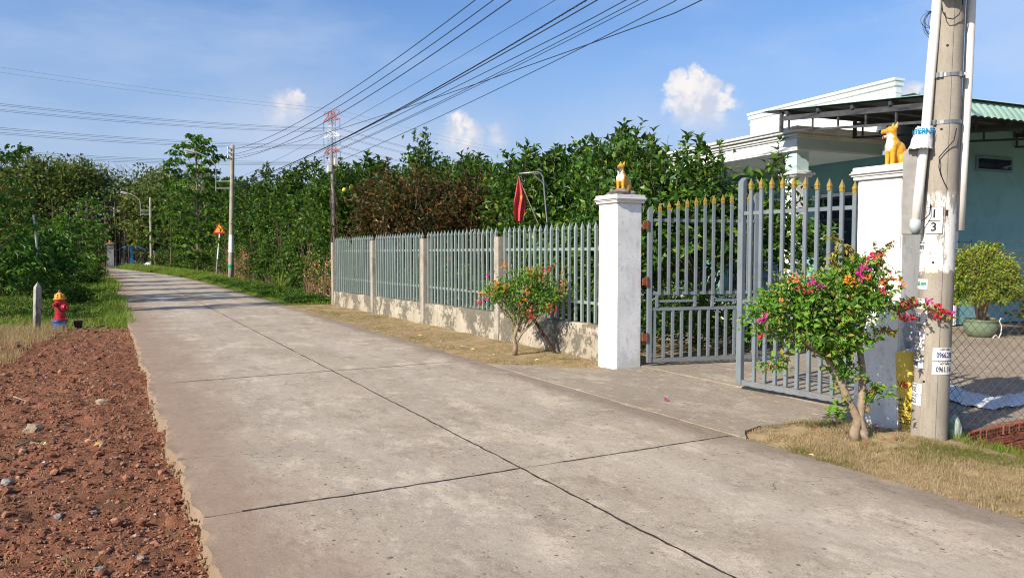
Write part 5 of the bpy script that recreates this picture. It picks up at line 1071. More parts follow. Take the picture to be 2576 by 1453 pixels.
# ------------------------------------------------------------------ bougainvilleas, potted tree
FC = {'orange': leafmat('bract_orange', [(0, (0.72, 0.20, 0.02)), (1, (0.85, 0.36, 0.05))], .3, .6), 'magenta': leafmat('bract_magenta', [(0, (0.50, 0.015, 0.22)), (1, (0.62, 0.03, 0.36))], .3, .6), 'red': leafmat('bract_red', [(0, (0.55, 0.02, 0.06)), (1, (0.70, 0.05, 0.09))], .3, .6), 'salmon': leafmat('bract_salmon', [(0, (0.75, 0.17, 0.06)), (1, (0.80, 0.28, 0.14))], .3, .6)}
def flowers(parent, c, col, r, n, rng, L=.030):
    n = int(n * .9) + 2; r = r * .85
    P = c + rng.normal(0, 1, (n, 3)) * r; D = sph(rng, n) + np.array((0, 0, .3)); put('flower_cluster', leafmesh('flower_cluster', P - WO[parent.name], D, sph(rng, n) + _rt * 0 - _fw, L * rng.uniform(.8, 1.2, n), L * .85, .3, .1), FC[col], parent, WO[parent.name])['kind'] = 'stuff'
def bougain(label, base, lobes, stems, sprays, fl, seed, n, per, cr, L, bark, sprouts=()):
    rng = np.random.default_rng(seed); base = np.array(base, float); t = thing('bougainvillea', label, 'shrub', base)
    def Q(u, v, d=0.0): return vp(u, v, base) + _fw * d
    lob = []
    for u, v, ru, rv_, rd in lobes: s = np.linalg.norm(vp(u + 1, v, base) - vp(u, v, base)); lob.append((Q(u, v), (ru * s, rd, rv_ * s)))
    C, O = clusters(lob, n, rng, .25, 1.05, -.95)
    foliage('foliage', t, G_bou, C, O, per, cr, L, .62, rng, out=.7, up=.15, rnd=.9, fine=True, droop=.3)
    top = C[C[:, 2] > np.quantile(C[:, 2], .62)]; foliage('young_shoots', t, G_bour, top + np.array((0, 0, .02)), nrm(top - base), max(2, per // 4), cr, L * .85, .5, rng, out=.7, up=.5, fine=True)
    b = MB()
    for pts, r0, r1 in stems: b.tube([Q(*p) for p in pts], list(np.linspace(r0, r1, len(pts))), 10)
    b.build('trunk', bark, t, smooth=True)
    b = MB(); P = []; D = []
    e = C[rng.choice(len(C), 80, replace=False)]
    for q in e: s = Q(*stems[rng.integers(2)][0][rng.integers(-2, 0)]); b.tube([s, s + (q - s) * .5 + rng.normal(0, .04, 3), q], [.010, .007, .003], 4, False)
    for pts in sprays:
        W_ = [Q(*p) for p in pts]; b.tube(W_, list(np.linspace(.006, .0025, len(W_))), 4, False)
        for i in range(len(W_) - 1):
            for f in np.linspace(.1, 1, 9): p = W_[i] + (W_[i + 1] - W_[i]) * f; P += [p, p]; d = sph(rng, 2); D += [d[0], d[1]]
    tag(b.build('branches', bark, t), kind='stuff')
    if P:
        P = np.array(P); D = np.array(D) + np.array((0, 0, .15)); k = len(P); put('spray_leaves', leafmesh('spray_leaves', P - base, D, sph(rng, k) * .5 + np.array((0, 0, 1)), L * rng.uniform(.8, 1.3, k), L * .6, .25, .3, True), G_bour, t, base)['kind'] = 'stuff'
    if sprouts:
        S_ = np.array([Q(u, v) + rng.normal(0, .03, 3) for u, v, k in sprouts for _ in range(k)]); foliage('trunk_sprouts', t, G_bou, S_, nrm(S_ - base + sph(rng, len(S_)) * .3), 9, .035, L, .62, rng, out=.6, rnd=.9, fine=True, droop=.3)
    for u, v, col, r, m_ in fl: flowers(t, Q(u, v, -rng.uniform(.20, .34) if m_ > 0 else 0), col, r, abs(m_), rng)
    return t
B2 = gp(2160, 1112, .03)
bougain('bougainvillea shrub with a forked trunk and pink flowers in front of the right gate pillar', B2,
  [(2025, 790, 118, 76, .36), (2115, 745, 98, 78, .36), (2185, 735, 52, 72, .26), (1945, 800, 60, 58, .26), (2095, 840, 85, 50, .28), (1990, 728, 45, 30, .2), (2160, 678, 45, 28, .16), (2115, 915, 20, 36, .07), (2195, 985, 10, 20, .04), (2108, 1035, 8, 18, .04)],
  [([(2152, 1108, 0), (2150, 1085, 0), (2158, 1050, 0), (2135, 1010, 0), (2112, 950, 0), (2085, 900, .05), (2060, 850, .1)], .048, .018), ([(2172, 1112, .03), (2176, 1088, .02), (2162, 1050, 0), (2172, 1000, .02), (2175, 930, .04), (2168, 860, .05), (2185, 760, .05)], .046, .018), ([(2190, 1112, -.02), (2174, 1098, 0), (2160, 1080, 0)], .022, .03)],
  [[(2190, 720), (2200, 670), (2215, 640), (2245, 610)], [(2165, 680), (2150, 640), (2120, 615), (2085, 600)], [(2200, 700), (2215, 655), (2195, 615)], [(2230, 770), (2270, 785), (2310, 765), (2350, 775), (2400, 800)], [(2235, 780), (2270, 760), (2300, 750)], [(2200, 830), (2230, 830), (2255, 835)], [(2170, 1040), (2195, 990), (2205, 965)], [(1990, 880), (1960, 920), (1930, 925)], [(2100, 690), (2095, 650), (2105, 625)]],
  [(2010, 708, 'magenta', .020, 16), (1990, 725, 'red', .022, 14), (2030, 720, 'magenta', .015, 10), (2112, 687, 'magenta', .022, 18), (2128, 672, 'magenta', .02, 12), (2145, 648, 'red', .018, 10), (2165, 645, 'red', .012, 6), (2095, 703, 'orange', .022, 14), (2120, 700, 'orange', .022, 14), (2140, 697, 'salmon', .018, 10), (2185, 705, 'salmon', .020, 14), (2210, 700, 'salmon', .018, 12), (2220, 712, 'orange', .015, 8), (1970, 700, 'salmon', .018, 10), (1893, 800, 'magenta', .020, 16), (1902, 792, 'magenta', .018, 12), (1885, 835, 'red', .015, 8), (1942, 760, 'salmon', .015, 8), (2175, 725, 'red', .015, 8),
   (2262, 768, 'red', .016, -14), (2282, 770, 'red', .015, -12), (2295, 760, 'red', .014, -10), (2260, 795, 'red', .017, -14), (2277, 797, 'red', .017, -14), (2297, 800, 'red', .017, -14), (2332, 760, 'magenta', .014, -12), (2360, 773, 'red', .018, -16), (2375, 785, 'red', .018, -16), (2390, 788, 'magenta', .016, -14), (2355, 795, 'red', .015, -12)],
  701, 300, 17, .048, .052, m_barkp, ((2120, 900, 8), (2110, 930, 7), (2128, 945, 6), (2140, 880, 8), (2112, 1010, 2), (2105, 1035, 3), (2190, 1005, 3), (2198, 985, 3), (2203, 968, 2), (1965, 905, 4), (1945, 922, 3), (2075, 870, 6)))
B1 = gp(1295, 890, .0)
bougain('small bougainvillea with orange flowers in front of the picket fence', B1,
  [(1300, 740, 62, 42, .36), (1360, 740, 46, 44, .33), (1250, 740, 34, 30, .27), (1330, 702, 58, 20, .26), (1390, 735, 24, 34, .17), (1315, 785, 38, 18, .2)],
  [([(1295, 892, 0), (1297, 870, 0), (1293, 850, 0), (1302, 820, 0), (1318, 785, 0)], .045, .02), ([(1300, 860, 0), (1312, 840, .02), (1340, 805, .04)], .022, .014)],
  [[(1380, 700), (1385, 670), (1400, 665)], [(1400, 720), (1418, 680), (1430, 670)], [(1270, 700), (1272, 668)], [(1330, 690), (1328, 675)], [(1350, 690), (1365, 660)]],
  [(1270, 665, 'orange', .035, 20), (1335, 680, 'orange', .04, 22), (1365, 678, 'red', .03, 10), (1380, 675, 'red', .025, 10), (1248, 712, 'orange', .04, 22), (1268, 722, 'orange', .045, 26), (1240, 730, 'orange', .04, 20), (1215, 742, 'orange', .04, 22), (1205, 755, 'orange', .03, 16), (1213, 757, 'magenta', .035, 18), (1230, 748, 'magenta', .03, 10), (1228, 692, 'magenta', .03, 12), (1325, 733, 'salmon', .04, 20), (1318, 755, 'orange', .035, 14), (1335, 790, 'red', .04, 26), (1390, 772, 'red', .04, 18), (1382, 765, 'red', .03, 10), (1412, 730, 'salmon', .035, 12), (1412, 712, 'salmon', .03, 10), (1360, 700, 'salmon', .03, 8), (1330, 775, 'orange', .035, 12)],
  702, 260, 14, .075, .052, m_barkp)
pk = thing('prop_stick', 'dark wooden stick propping the small bougainvillea against the wall', 'stick', gp(1396, 888, 0))
MB().tube([gp(1398, 890, -.02), vp(1345, 806, B1) + _fw * .05], [.030, .024], 8).build('pole', M('dark_wood', (0.085, 0.045, 0.030), (0.05, 0.028, 0.02), sc=14, rough=0.9), pk)
# potted clipped tree
PP = gp(2466, 846, .02); pt_ = thing('potted_tree', 'round clipped tree in a green glazed pot in the yard', 'plant', PP)
MB().lathe(PP, [(.17, 0), (.23, .04), (.285, .15), (.29, .24), (.275, .29), (.305, .31), (.305, .33), (.27, .33), (.25, .30)], 32).build('pot', M('celadon_glaze', (0.17, 0.235, 0.15), (0.14, 0.19, 0.125), sc=5, rough=0.25, spec=0.5), pt_, smooth=True)
MB().lathe(PP, [(.25, .28), (.001, .30)], 24).build('soil', M('pot_soil', (0.16, 0.09, 0.06)), pt_)
rng = np.random.default_rng(61); lob = [(PP + np.array((0, 0, 1.02)), (.62, .6, .55)), (PP + np.array((0, 0, 1.25)), (.5, .5, .45)), (PP + np.array((.25, -.2, .9)), (.4, .4, .35))]; C_, O_ = clusters(lob, 420, rng, .6, 1.04, -.7)
foliage('foliage', pt_, G_top, C_, O_, 26, .06, .058, .5, rng, out=.8, up=.1, rnd=.6)
limbs(pt_, PP + np.array((0, 0, .3)), PP + np.array((0, 0, .85)), C_[rng.choice(330, 26)], .06, rng, m_barkp, bend=.1)
b = MB()
for k in range(7): a = k * .9; b.tube([PP + np.array((math.cos(a) * .05, math.sin(a) * .05, .3)), PP + np.array((math.cos(a) * .11, math.sin(a) * .11, .62)), PP + np.array((math.cos(a) * .3, math.sin(a) * .3, .9))], [.025, .02, .008], 6)
tag(b.build('stem', m_barkp, pt_, smooth=True), kind='stuff')
rk0 = MB()
rng = np.random.default_rng(62)
def rock_mesh(name, seed, r=(1, 1, .7), sub=2, amp=.35):
    bm = bmesh.new(); bmesh.ops.create_icosphere(bm, subdivisions=sub, radius=1.0); rs = np.random.default_rng(seed); off = rs.uniform(0, 50, 3); from mathutils import noise as mn
    for v in bm.verts:
        d = v.co.normalized(); k = 1 + amp * (mn.noise(d * 1.3 + Vector(off)) + .5 * mn.noise(d * 3.1 + Vector(off)) + .25 * mn.noise(d * 7 + Vector(off))); v.co = Vector((d.x * k * r[0], d.y * k * r[1], d.z * k * r[2]))
    me = bpy.data.meshes.new(name); bm.to_mesh(me); bm.free(); return me
m_rock_red = M('laterite_rock', (0.22, 0.085, 0.052), (0.14, 0.05, 0.032), sc=18, rough=0.95, bump=.5, bsc=60); m_rock_pale = M('pale_rubble', (0.33, 0.26, 0.18), (0.20, 0.155, 0.11), sc=15, rough=0.95, bump=.4)
m_rock_grey = M('grey_stone', (0.27, 0.255, 0.235), (0.17, 0.165, 0.155), sc=20, rough=0.9)
for k, (dx, dy) in enumerate(((.14, -.1), (.2, -.02), (.08, -.18))): o = put('pot_stone', rock_mesh('s', 900 + k), m_rock_pale, pt_, PP + np.array((dx, dy, .345))); o.scale = (.06, .05, .04)
# ------------------------------------------------------------------ grass and gravel
rng = np.random.default_rng(31)
def strewn(n, x0, x1, y0, y1, zf, keep=None, pw=1.0):
    f = rng.uniform(0, 1, n) ** pw; y = y0 + (y1 - y0) * f; x = rng.uniform(0, 1, n) * (x1 - x0) + x0
    if keep is not None: k = keep(x, y); x, y = x[k], y[k]
    return np.stack([x, y, zf(x, y)], -1)
VL = lambda x, y: x > -.1 * y - 1.2
def soilf(x, y): return y + fbm(x * .9, y * .9, 3, 71) * 2.6
P = strewn(90000, -6, .48, 17.5, 60, zleft, lambda x, y: VL(x, y) & (soilf(x, y) > 19.4) & (x < .42 + shift(y)) & (fbm(x * 1.4, y * 1.4, 3, 72) > -.30 + .30 * np.exp(-((x + .6) / .6) ** 2)), 1.5); n = len(P)
h = (.07 + .0045 * (P[:, 1] - 18)) * rng.uniform(.4, 2.0, n) * (.55 + 1.9 * np.clip(fbm(P[:, 0] * 1.3, P[:, 1] * 1.3, 3, 73) + .12, 0, 1)); tag(put('grass_left', blademesh('grass_left', P - np.array((0, 0, .02)), h, .011 + .0010 * (P[:, 1] - 15), .75, rng), m_grass), 'rough green grass on the left bank behind the hydrant', 'grass', None, 'stuff')
P = strewn(5200, .0, .62, 17.6, 46, lambda x, y: x * 0 - .09, lambda x, y: fbm(y * .6, x * 0, 3, 90) + .25 * (rng.uniform(0, 1, len(x)) - .5) > -.12 + .5 * np.clip(x - .45, 0, 1) * 2, 1.3); h = (.16 + .006 * (P[:, 1] - 17)) * rng.uniform(.4, 1.7, len(P)); tag(put('road_edge_grass', blademesh('road_edge_grass', P, h, .010 + .0008 * (P[:, 1] - 15), .9, rng), m_grass), 'tall grass tufts leaning over the left edge of the road', 'grass', None, 'stuff')
P = strewn(9000, -3.2, -.75, 13.5, 20.5, zleft, lambda x, y: VL(x, y) & (x < -1.0 - (16.8 - y) * .1 + .25 * fbm(x * 2, y * 2, 2, 74)), 1.0); tag(put('dry_grass_left', blademesh('dry_grass_left', P, .16 * rng.uniform(.4, 1.7, len(P)), .006, .8, rng), m_straw), 'dry straw coloured grass round the white marker post', 'grass', None, 'stuff')
P = strewn(9000, -1.8, .45, 3.5, 19, zleft, lambda x, y: (fbm(x * 1.1 + 4, y * 1.1, 3, 75) + .4 * fbm(x * 5, y * 5, 2, 70) > .30), 1.2); tag(put('sparse_tufts', blademesh('sparse_tufts', P, .05 * rng.uniform(.5, 1.6, len(P)), .004, .9, rng), m_straw), 'sparse dry tufts on the red earth', 'grass', None, 'stuff')
def keepR(x, y): return ~inpoly(x, y, DRV) & (x > 4.83 + .05 * fbm(y * 3, y * 0, 2, 76)) & (np.hypot(x - PB[0], y - PB[1]) > .15)
P = strewn(62000, 4.84, 6.6, 1.2, 5.2, zright, lambda x, y: keepR(x, y) & (fbm(x * 3.1, y * 3.1, 3, 78) + .6 * fbm(x * 11, y * 11, 2, 77) > -.16) & ~((x > 6.14) & (y > 4.19)) & ~((x > 6.3) & (y < 4.0) & (x > 6.4)), 1.0); tag(put('verge_grass_near', blademesh('verge_grass_near', P - np.array((0, 0, .006)), (.020 + .030 * np.clip(fbm(P[:, 0] * 2.2, P[:, 1] * 2.2, 3, 83) + .35, 0, 1)) * rng.uniform(.4, 1.7, len(P)), .0042, 1.1, rng), m_dryg), 'dry tan grass mound under the bougainvillea and utility pole', 'grass', None, 'stuff')
P = strewn(42000, 4.86, 6.45, 8.4, 24.2, zright, lambda x, y: keepR(x, y) & (x < fx(y) - .03) & (fbm(x * 1.6, y * 1.6, 3, 79) + .5 * fbm(x * 7, y * 7, 2, 80) > -.22), 1.0); tag(put('verge_grass_fence', blademesh('verge_grass_fence', P - np.array((0, 0, .008)), .030 * rng.uniform(.4, 1.5, len(P)), .007, 1.1, rng), m_dryg), 'thin dry grass strip between the road and the picket fence', 'grass', None, 'stuff')
P = strewn(3800, 6.25, 6.75, 2.2, 4.15, zright, lambda x, y: np.hypot(x - PB[0], y - PB[1]) > .17, 1.0); tag(put('green_tufts_near', blademesh('green_tufts_near', P - np.array((0, 0, .01)), .085 * rng.uniform(.4, 1.6, len(P)), .005, .7, rng), m_grass), 'green grass tufts along the foot of the wire fence', 'grass', None, 'stuff')
P = strewn(60000, 4.9, 7.0, 23.6, 90, zright, lambda x, y: (x > 5.0) & (rng.uniform(0, 1, len(x)) < .9), 1.4); y_ = P[:, 1]; P[:, 0] += shift(y_); h = (.10 + .0030 * (y_ - 23)) * rng.uniform(.4, 1.6, len(P)) * (.55 + .5 * np.clip((P[:, 0] - shift(y_) - 4.95) / .8, 0, 1.3)); tag(put('grass_right', blademesh('grass_right', P - np.array((0, 0, .02)), h, .012 + .0006 * (y_ - 23), .8, rng), m_grass), 'lush green grass along the right edge of the far road', 'grass', None, 'stuff')
def herb(label, P, seed, L=.07, per=7, mat=None):
    n = len(P); r_ = np.random.default_rng(seed); Q = np.repeat(P, per, 0) + r_.normal(0, .05, (n * per, 3)) * np.array((1, 1, .5)) + np.array((0, 0, .06)); m_ = len(Q); me = leafmesh('herbs', Q, sph(r_, m_) + np.array((0, 0, .25)), sph(r_, m_) * .5 + np.array((0, 0, 1)), L * r_.uniform(.6, 1.4, m_), L * .5); tag(put('herbs', me, mat or G_vine), label, 'weeds', None, 'stuff')
herb('broad leaved weeds along the right edge of the far road', strewn(2600, 5.2, 6.9, 23.8, 48, lambda x, y: zright(x, y) + .04, None, 1.3), 81, .085)
herb('broad leaved weeds in the left grass', strewn(2600, -3.5, .35, 22, 48, lambda x, y: zleft(x, y) + .05, lambda x, y: VL(x, y) & (fbm(x * .9, y * .9, 2, 82) > -.05), 1.2), 82, .075)
# tall grass tuft on the right verge
TT_ = np.array((5.75, 29.0, .0)); tf = thing('grass_tuft', 'tall tuft of long grass blades on the right verge', 'grass', TT_); r_ = np.random.default_rng(85); b = MB()
for k in range(70):
    a = r_.uniform(0, 6.28); l = r_.uniform(.5, 1.25); s = r_.uniform(.15, .8); d = np.array((math.cos(a), math.sin(a), 0)); w_ = np.array((-d[1], d[0], 0)) * .013; p = TT_ + d * r_.uniform(0, .12); pts = [p + d * l * s * f * f + np.array((0, 0, l * (f - .35 * s * f * f))) for f in (0, .35, .7, 1)]
    V = []; 
    for i, q in enumerate(pts): V += [q - w_ * (1 - i / 3.2), q + w_ * (1 - i / 3.2)]
    b.add(V, [(0, 1, 3, 2), (2, 3, 5, 4), (4, 5, 7, 6)])
tag(b.build('blades', m_grass, tf), kind='stuff')
# gravel: tens of thousands of small laterite crumbs and chips
ICO = None
def gravel(label, name, n, x0, x1, y0, y1, smin, smax, mat, seed, keep=None, pw=1.6, rnd=False):
    r_ = np.random.default_rng(seed); f = r_.uniform(0, 1, n) ** pw; y = y0 + (y1 - y0) * f; x = x0 + (x1 - x0) * r_.uniform(0, 1, n); k = (x > -.1 * y - .4) & (y + fbm(x * .9, y * .9, 3, 71) * 2.6 < 20)
    if keep: k &= keep(x, y)
    x, y = x[k], y[k]; n = len(x); s = smin + (smax - smin) * r_.uniform(0, 1, n) ** 3; z = zleft(x, y) + s * .25
    O = np.array([(1, 0, 0), (0, 1, 0), (-1, 0, 0), (0, -1, 0), (0, 0, .8), (0, 0, -.8)], float); F0 = np.array([(0, 1, 4), (1, 2, 4), (2, 3, 4), (3, 0, 4), (1, 0, 5), (2, 1, 5), (3, 2, 5), (0, 3, 5)])
    if rnd:
        bm = bmesh.new(); bmesh.ops.create_icosphere(bm, subdivisions=1, radius=1.0); bm.verts.ensure_lookup_table(); O = np.array([v.co for v in bm.verts]); F0 = np.array([[v.index for v in f.verts] for f in bm.faces]); bm.free()
    nv_ = len(O); J = O[None] * (1 + r_.uniform(-.45, .35, (n, nv_, 1)) * (.7 if rnd else 1)) + r_.normal(0, .16, (n, nv_, 3)) * (.6 if rnd else 1); a = r_.uniform(0, 6.28, n); c_, s_ = np.cos(a), np.sin(a)
    X = J[:, :, 0] * c_[:, None] - J[:, :, 1] * s_[:, None]; Y = J[:, :, 0] * s_[:, None] + J[:, :, 1] * c_[:, None]; V = np.stack([X * s[:, None] + x[:, None], Y * s[:, None] + y[:, None], J[:, :, 2] * s[:, None] * .75 + z[:, None]], -1).reshape(-1, 3)
    F = (np.arange(n)[:, None, None] * nv_ + F0[None]).reshape(-1, 3)
    return tag(put(name, fastmesh(name, V, F), mat), label, 'gravel', None, 'stuff')
def crumbs(name, cols):
    t = NT(name); r_ = t.n('ShaderNodeValToRGB'); t.l(t.I, r_.inputs[0]); e = r_.color_ramp.elements
    while len(e) < len(cols): e.new(.5)
    for i, (p, c_) in enumerate(cols): e[i].position = p; e[i].color = c_ + (1,)
    t.bump(t.noise(140, 4, .7), .5, .01); return t.done(t.mix(t.rng(t.noise(40, 5), .3, .7, 0, .5), r_.outputs[0], (.15, .07, .045)), .95, .1)
m_crumb = crumbs('laterite_crumbs', [(0, (0.14, 0.056, 0.033)), (.5, (0.265, 0.115, 0.066)), (.9, (0.36, 0.175, 0.105)), (1, (0.42, 0.27, 0.18))]); m_chip = crumbs('pale_chips', [(0, (0.34, 0.27, 0.20)), (.5, (0.42, 0.40, 0.37)), (1, (0.55, 0.53, 0.50))])
gravel('crumbled red laterite gravel on the left shoulder', 'laterite_gravel', 70000, -2.4, .46, 3.2, 19.5, .003, .019, m_crumb, 91); gravel('coarser red laterite lumps on the left shoulder', 'laterite_lumps', 3600, -2.4, .44, 3.2, 19.5, .009, .040, m_crumb, 92, rnd=True); gravel('pale stone chips scattered over the red shoulder', 'stone_chips', 500, -2.2, .45, 3.2, 18, .006, .026, m_chip, 93)
# distinct rocks on the shoulder, as read off the photo (2576 wide)
rk_scale = .66
rk = [('pale earth crusted lump of concrete on the red earth, near the left edge', 85, 1072, 30, m_rock_pale), ('large reddish clod at the far left below the marker post', 42, 880, 26, m_rock_red), ('grey rounded stone at the left edge', 18, 1215, 20, m_rock_grey), ('dark red clod at the lower left edge', 10, 1330, 34, m_rock_red), ('reddish clod midway down the shoulder near the bottom', 105, 1330, 22, m_rock_red), ('grey pebbly stone at the bottom of the shoulder', 245, 1437, 18, m_rock_grey), ('grey flat stone above the bottom left corner', 148, 1290, 16, m_rock_grey), ('pale beige stone below the yellow leaf', 258, 1015, 20, m_rock_pale), ('pale pair of stones in the middle of the red earth', 235, 1275, 15, m_rock_grey), ('reddish clod near the road edge low in the picture', 355, 1262, 18, m_rock_red), ('reddish stone a little behind the hydrant', 232, 800, 13, m_rock_red), ('red clod in front of the hydrant', 180, 880, 18, m_rock_red), ('white chip by the bottom edge of the picture', 355, 1415, 13, m_rock_pale), ('reddish clod at the bottom edge near the road', 300, 1385, 20, m_rock_red)]
for k, (lab, u, v, r_px, mt) in enumerate(rk):
    p = gp(u, v, -.09); s = rk_scale * r_px * np.linalg.norm(p - _cm) / FPX; p[2] = float(zleft(p[0], p[1])) + s * .15
    o = put('rock', rock_mesh('rock', 950 + k, (1, .8, .6), 2, .45), mt, None, p); o.scale = (s, s, s); o.rotation_euler = (0, 0, k * 1.3); tag(o, lab, 'rock', 'loose rocks on the red shoulder')
# ------------------------------------------------------------------ fire hydrant, posts
m_hr = M('hydrant_red', (0.42, 0.012, 0.035), (0.36, 0.010, 0.03), sc=4, rough=0.38, spec=0.5); m_hy = M('hydrant_yellow', (0.75, 0.34, 0.035), (0.68, 0.30, 0.03), sc=5, rough=0.4, spec=0.5); m_hb = M('hydrant_blue', (0.02, 0.15, 0.45), (0.018, 0.13, 0.40), sc=5, rough=0.4, spec=0.5)
HB = gp(152, 825, -.10); HB[2] = float(zleft(HB[0], HB[1])) + .03
hy = thing('fire_hydrant', 'red fire hydrant with yellow cap and blue base on the left bank', 'fire hydrant', HB)
MB().lathe(HB, [(0.131, -.05), (0.135, .0), (0.140, .10), (0.143, .15), (0.158, .155), (0.158, .185)], 28).build('base', m_hb, hy, smooth=True)
smooth_angle(MB().lathe(HB, [(0.167, .187), (0.167, .207), (0.108, .215), (0.104, .33), (0.110, .335), (0.110, .345), (0.099, .35), (0.099, .43), (0.104, .435), (0.104, .445), (0.098, .45), (0.098, .66)], 28).build('barrel', m_hr, hy), 35)
bn = smooth_angle(MB().lathe(HB, [(0.130, .655), (0.130, .675), (0.096, .682), (0.091, .73), (0.069, .78), (0.035, .81), (0.023, .815)], 28).build('bonnet', m_hy, hy), 35)
for k in range(8): a = k * math.pi / 4 + .2; MB().tube([HB + np.array((math.cos(a) * .103, math.sin(a) * .103, .69)), HB + np.array((math.cos(a) * .080, math.sin(a) * .080, .778))], .012, 5).build('rib', m_hy, bn, WO[hy.name])
MB().lathe(HB, [(0.023, .814), (0.023, .85), (0.013, .852), (0.013, .872)], 8).build('operating_nut', m_galv, hy)
MB().lathe(HB, [(0.013, .86), (0.001, .875)], 6).build('nut_tip', m_galv, hy)
def nozzle(dir_, z, r, l, cap):
    d = np.array(dir_) / np.linalg.norm(dir_); c_ = HB + np.array((0, 0, z)); b = MB().tube([c_ + d * .09, c_ + d * (l - .05), c_ + d * (l - .049), c_ + d * l], [r * .8, r * .8, r * 1.12, r * 1.12], 20); n_ = b.build('nozzle', m_hr, hy)
    MB().tube([c_ + d * (l + .001), c_ + d * (l + .03), c_ + d * (l + .031), c_ + d * (l + .075)], [r, r * .92, .022, .018], 20).build('nozzle_cap', m_hr, n_, WO[hy.name])
nozzle(_rt * .92 - _fw * .38, .475, .074, .18, 1); nozzle(-_fw * .97 - _rt * .12, .545, .046, .145, 1); nozzle(_fw * .9 + _rt * .3, .545, .046, .145, 1)
lm = MB().tube([(.011 * math.cos(a), 0, .016 * math.sin(a)) for a in np.linspace(0, 6.28, 9)], .003, 4, False).mesh('chain_link')
for k in range(13):
    f = k / 12; p = HB - _fw * (.17 - .02 * f) + _rt * (-.05 + .16 * f ** 1.4) + np.array((0, 0, .56 - .22 * f)); o = put('chain_link', lm, m_galv, hy, p); o.rotation_euler = (0, .5, k * 1.57 - YAW)
m_mk = plaster('marker_post_paint', (0.40, 0.385, 0.35), (0.17, 0.13, 0.10), 0.3, 0.85, 0.46)
CB = gp(92, 832, -.1); CB[2] = -.12
ck = thing('marker_post', 'weathered white pointed concrete marker post left of the fire hydrant', 'post', CB); b = MB().box(-.056, .056, -.056, .056, -.1, .97); b.add([(-.056, -.056, .971), (.056, -.056, .971), (.056, .056, .971), (-.056, .056, .971), (0, 0, 1.09)], [(0, 1, 4), (1, 2, 4), (2, 3, 4), (3, 0, 4)])
o = put('shaft', b.mesh('shaft'), m_mk, ck, CB); ck.rotation_euler = (R(1.5), R(2), .5)
C2 = gp(187, 705, -.05); C2[2] = -.1; c2 = thing('marker_post', 'weathered square concrete post in the grass further up the left bank', 'post', C2); o = put('shaft', MB().box(-.085, .085, -.085, .085, -.1, 1.18).mesh('shaft', bevel=.01), m_mk, c2, C2); c2.rotation_euler = (0, R(-1), .3)
C3 = uy(391, 80); C3[2] = .1; c3 = thing('stake', 'thin pale wooden stake by the right bank near the far lamp pole', 'stake', C3); MB().tube([C3, vp(387, 630, C3)], .05, 6).build('shaft', m_barkp, c3)
st = thing('cut_stump', 'small dark cut stump in the grass right of the hydrant', 'stump', gp(197, 822, -.1)); MB().tube([gp(197, 824, -.12), gp(197, 824, -.12) + np.array((0, 0, .16))], [.07, .10], 12).build('trunk', M('dark_wood', (0.085, 0.045, 0.030)), st)
# ------------------------------------------------------------------ far gate
FG = uy(278, 95); fgp = thing('far_gate_pillar', 'grey weathered gate pillar with a plant on top at the end of the road', 'pillar', FG)
MB().box(FG[0] - .32, FG[0] + .32, FG[1] - .32, FG[1] + .32, -.1, 2.45).build('shaft', plaster('grey_render', (0.36, 0.36, 0.36), (0.12, 0.12, 0.12), 1.0, .8), fgp)
for e, z0, z1 in ((.06, 2.2, 2.28), (.05, 2.452, 2.55), (.14, 2.552, 2.66), (.0, 2.662, 2.75)): MB().box(FG[0] - .32 - e, FG[0] + .32 + e, FG[1] - .32 - e, FG[1] + .32 + e, z0, z1).build('cap_moulding', m_post, fgp)
pp = thing('pillar_plant', 'orange potted plant with spiky leaves on the far gate pillar', 'plant', FG + np.array((0, 0, 2.75))); MB().lathe(FG + np.array((0, 0, 2.752)), [(.13, 0), (.18, .25), (.15, .25)], 10).build('pot', M('terracotta', (0.62, 0.20, 0.05)), pp)
b = MB()
for k in range(9): a = k * .7; b.tube([FG + np.array((0, 0, 2.95)), FG + np.array((math.cos(a) * .25, math.sin(a) * .25, 3.45))], [.05, .01], 4)
b.build('leaves', G_rub, pp)
bgm = M('blue_gate_paint', (0.03, 0.16, 0.30), (0.04, 0.20, 0.36), rough=.45); ga, gb = uy(290, 95.2), uy(372, 94.5); bg_ = thing('blue_gate', 'blue arched metal gate at the end of the road', 'gate', (ga + gb) / 2)
def GQ(f, z): return ga + (gb - ga) * f + np.array((0, 0, z))
MB().box(*(lambda p: (p[0] - .14, p[0] + .14, p[1] - .06, p[1] + .06))(GQ(.5, 0)), .02, 2.35).build('centre_post', bgm, bg_)
MB().tube([GQ(f, 1.85 + .52 * math.sin(f * math.pi)) for f in np.linspace(.0, 1, 15)], .055, 6).build('arched_rail', bgm, bg_); MB().tube([GQ(0, .32), GQ(1, .32)], .07, 6).build('rail', bgm, bg_)
for f in np.linspace(.03, .97, 22):
    if abs(f - .5) > .04: MB().tube([GQ(f, .1), GQ(f, 1.85 + .52 * math.sin(f * math.pi))], .016, 4).build('bar', m_frame, bg_)
sw = gp(374, 671, .1); sw[2] = .25; sk = tag(put('white_sack', rock_mesh('white_sack', 77, (1, .9, .85), 3, .25), m_bag, None, sw), 'small white sack lying in the grass by the far bend', 'sack'); sk.scale = (.42, .42, .42)
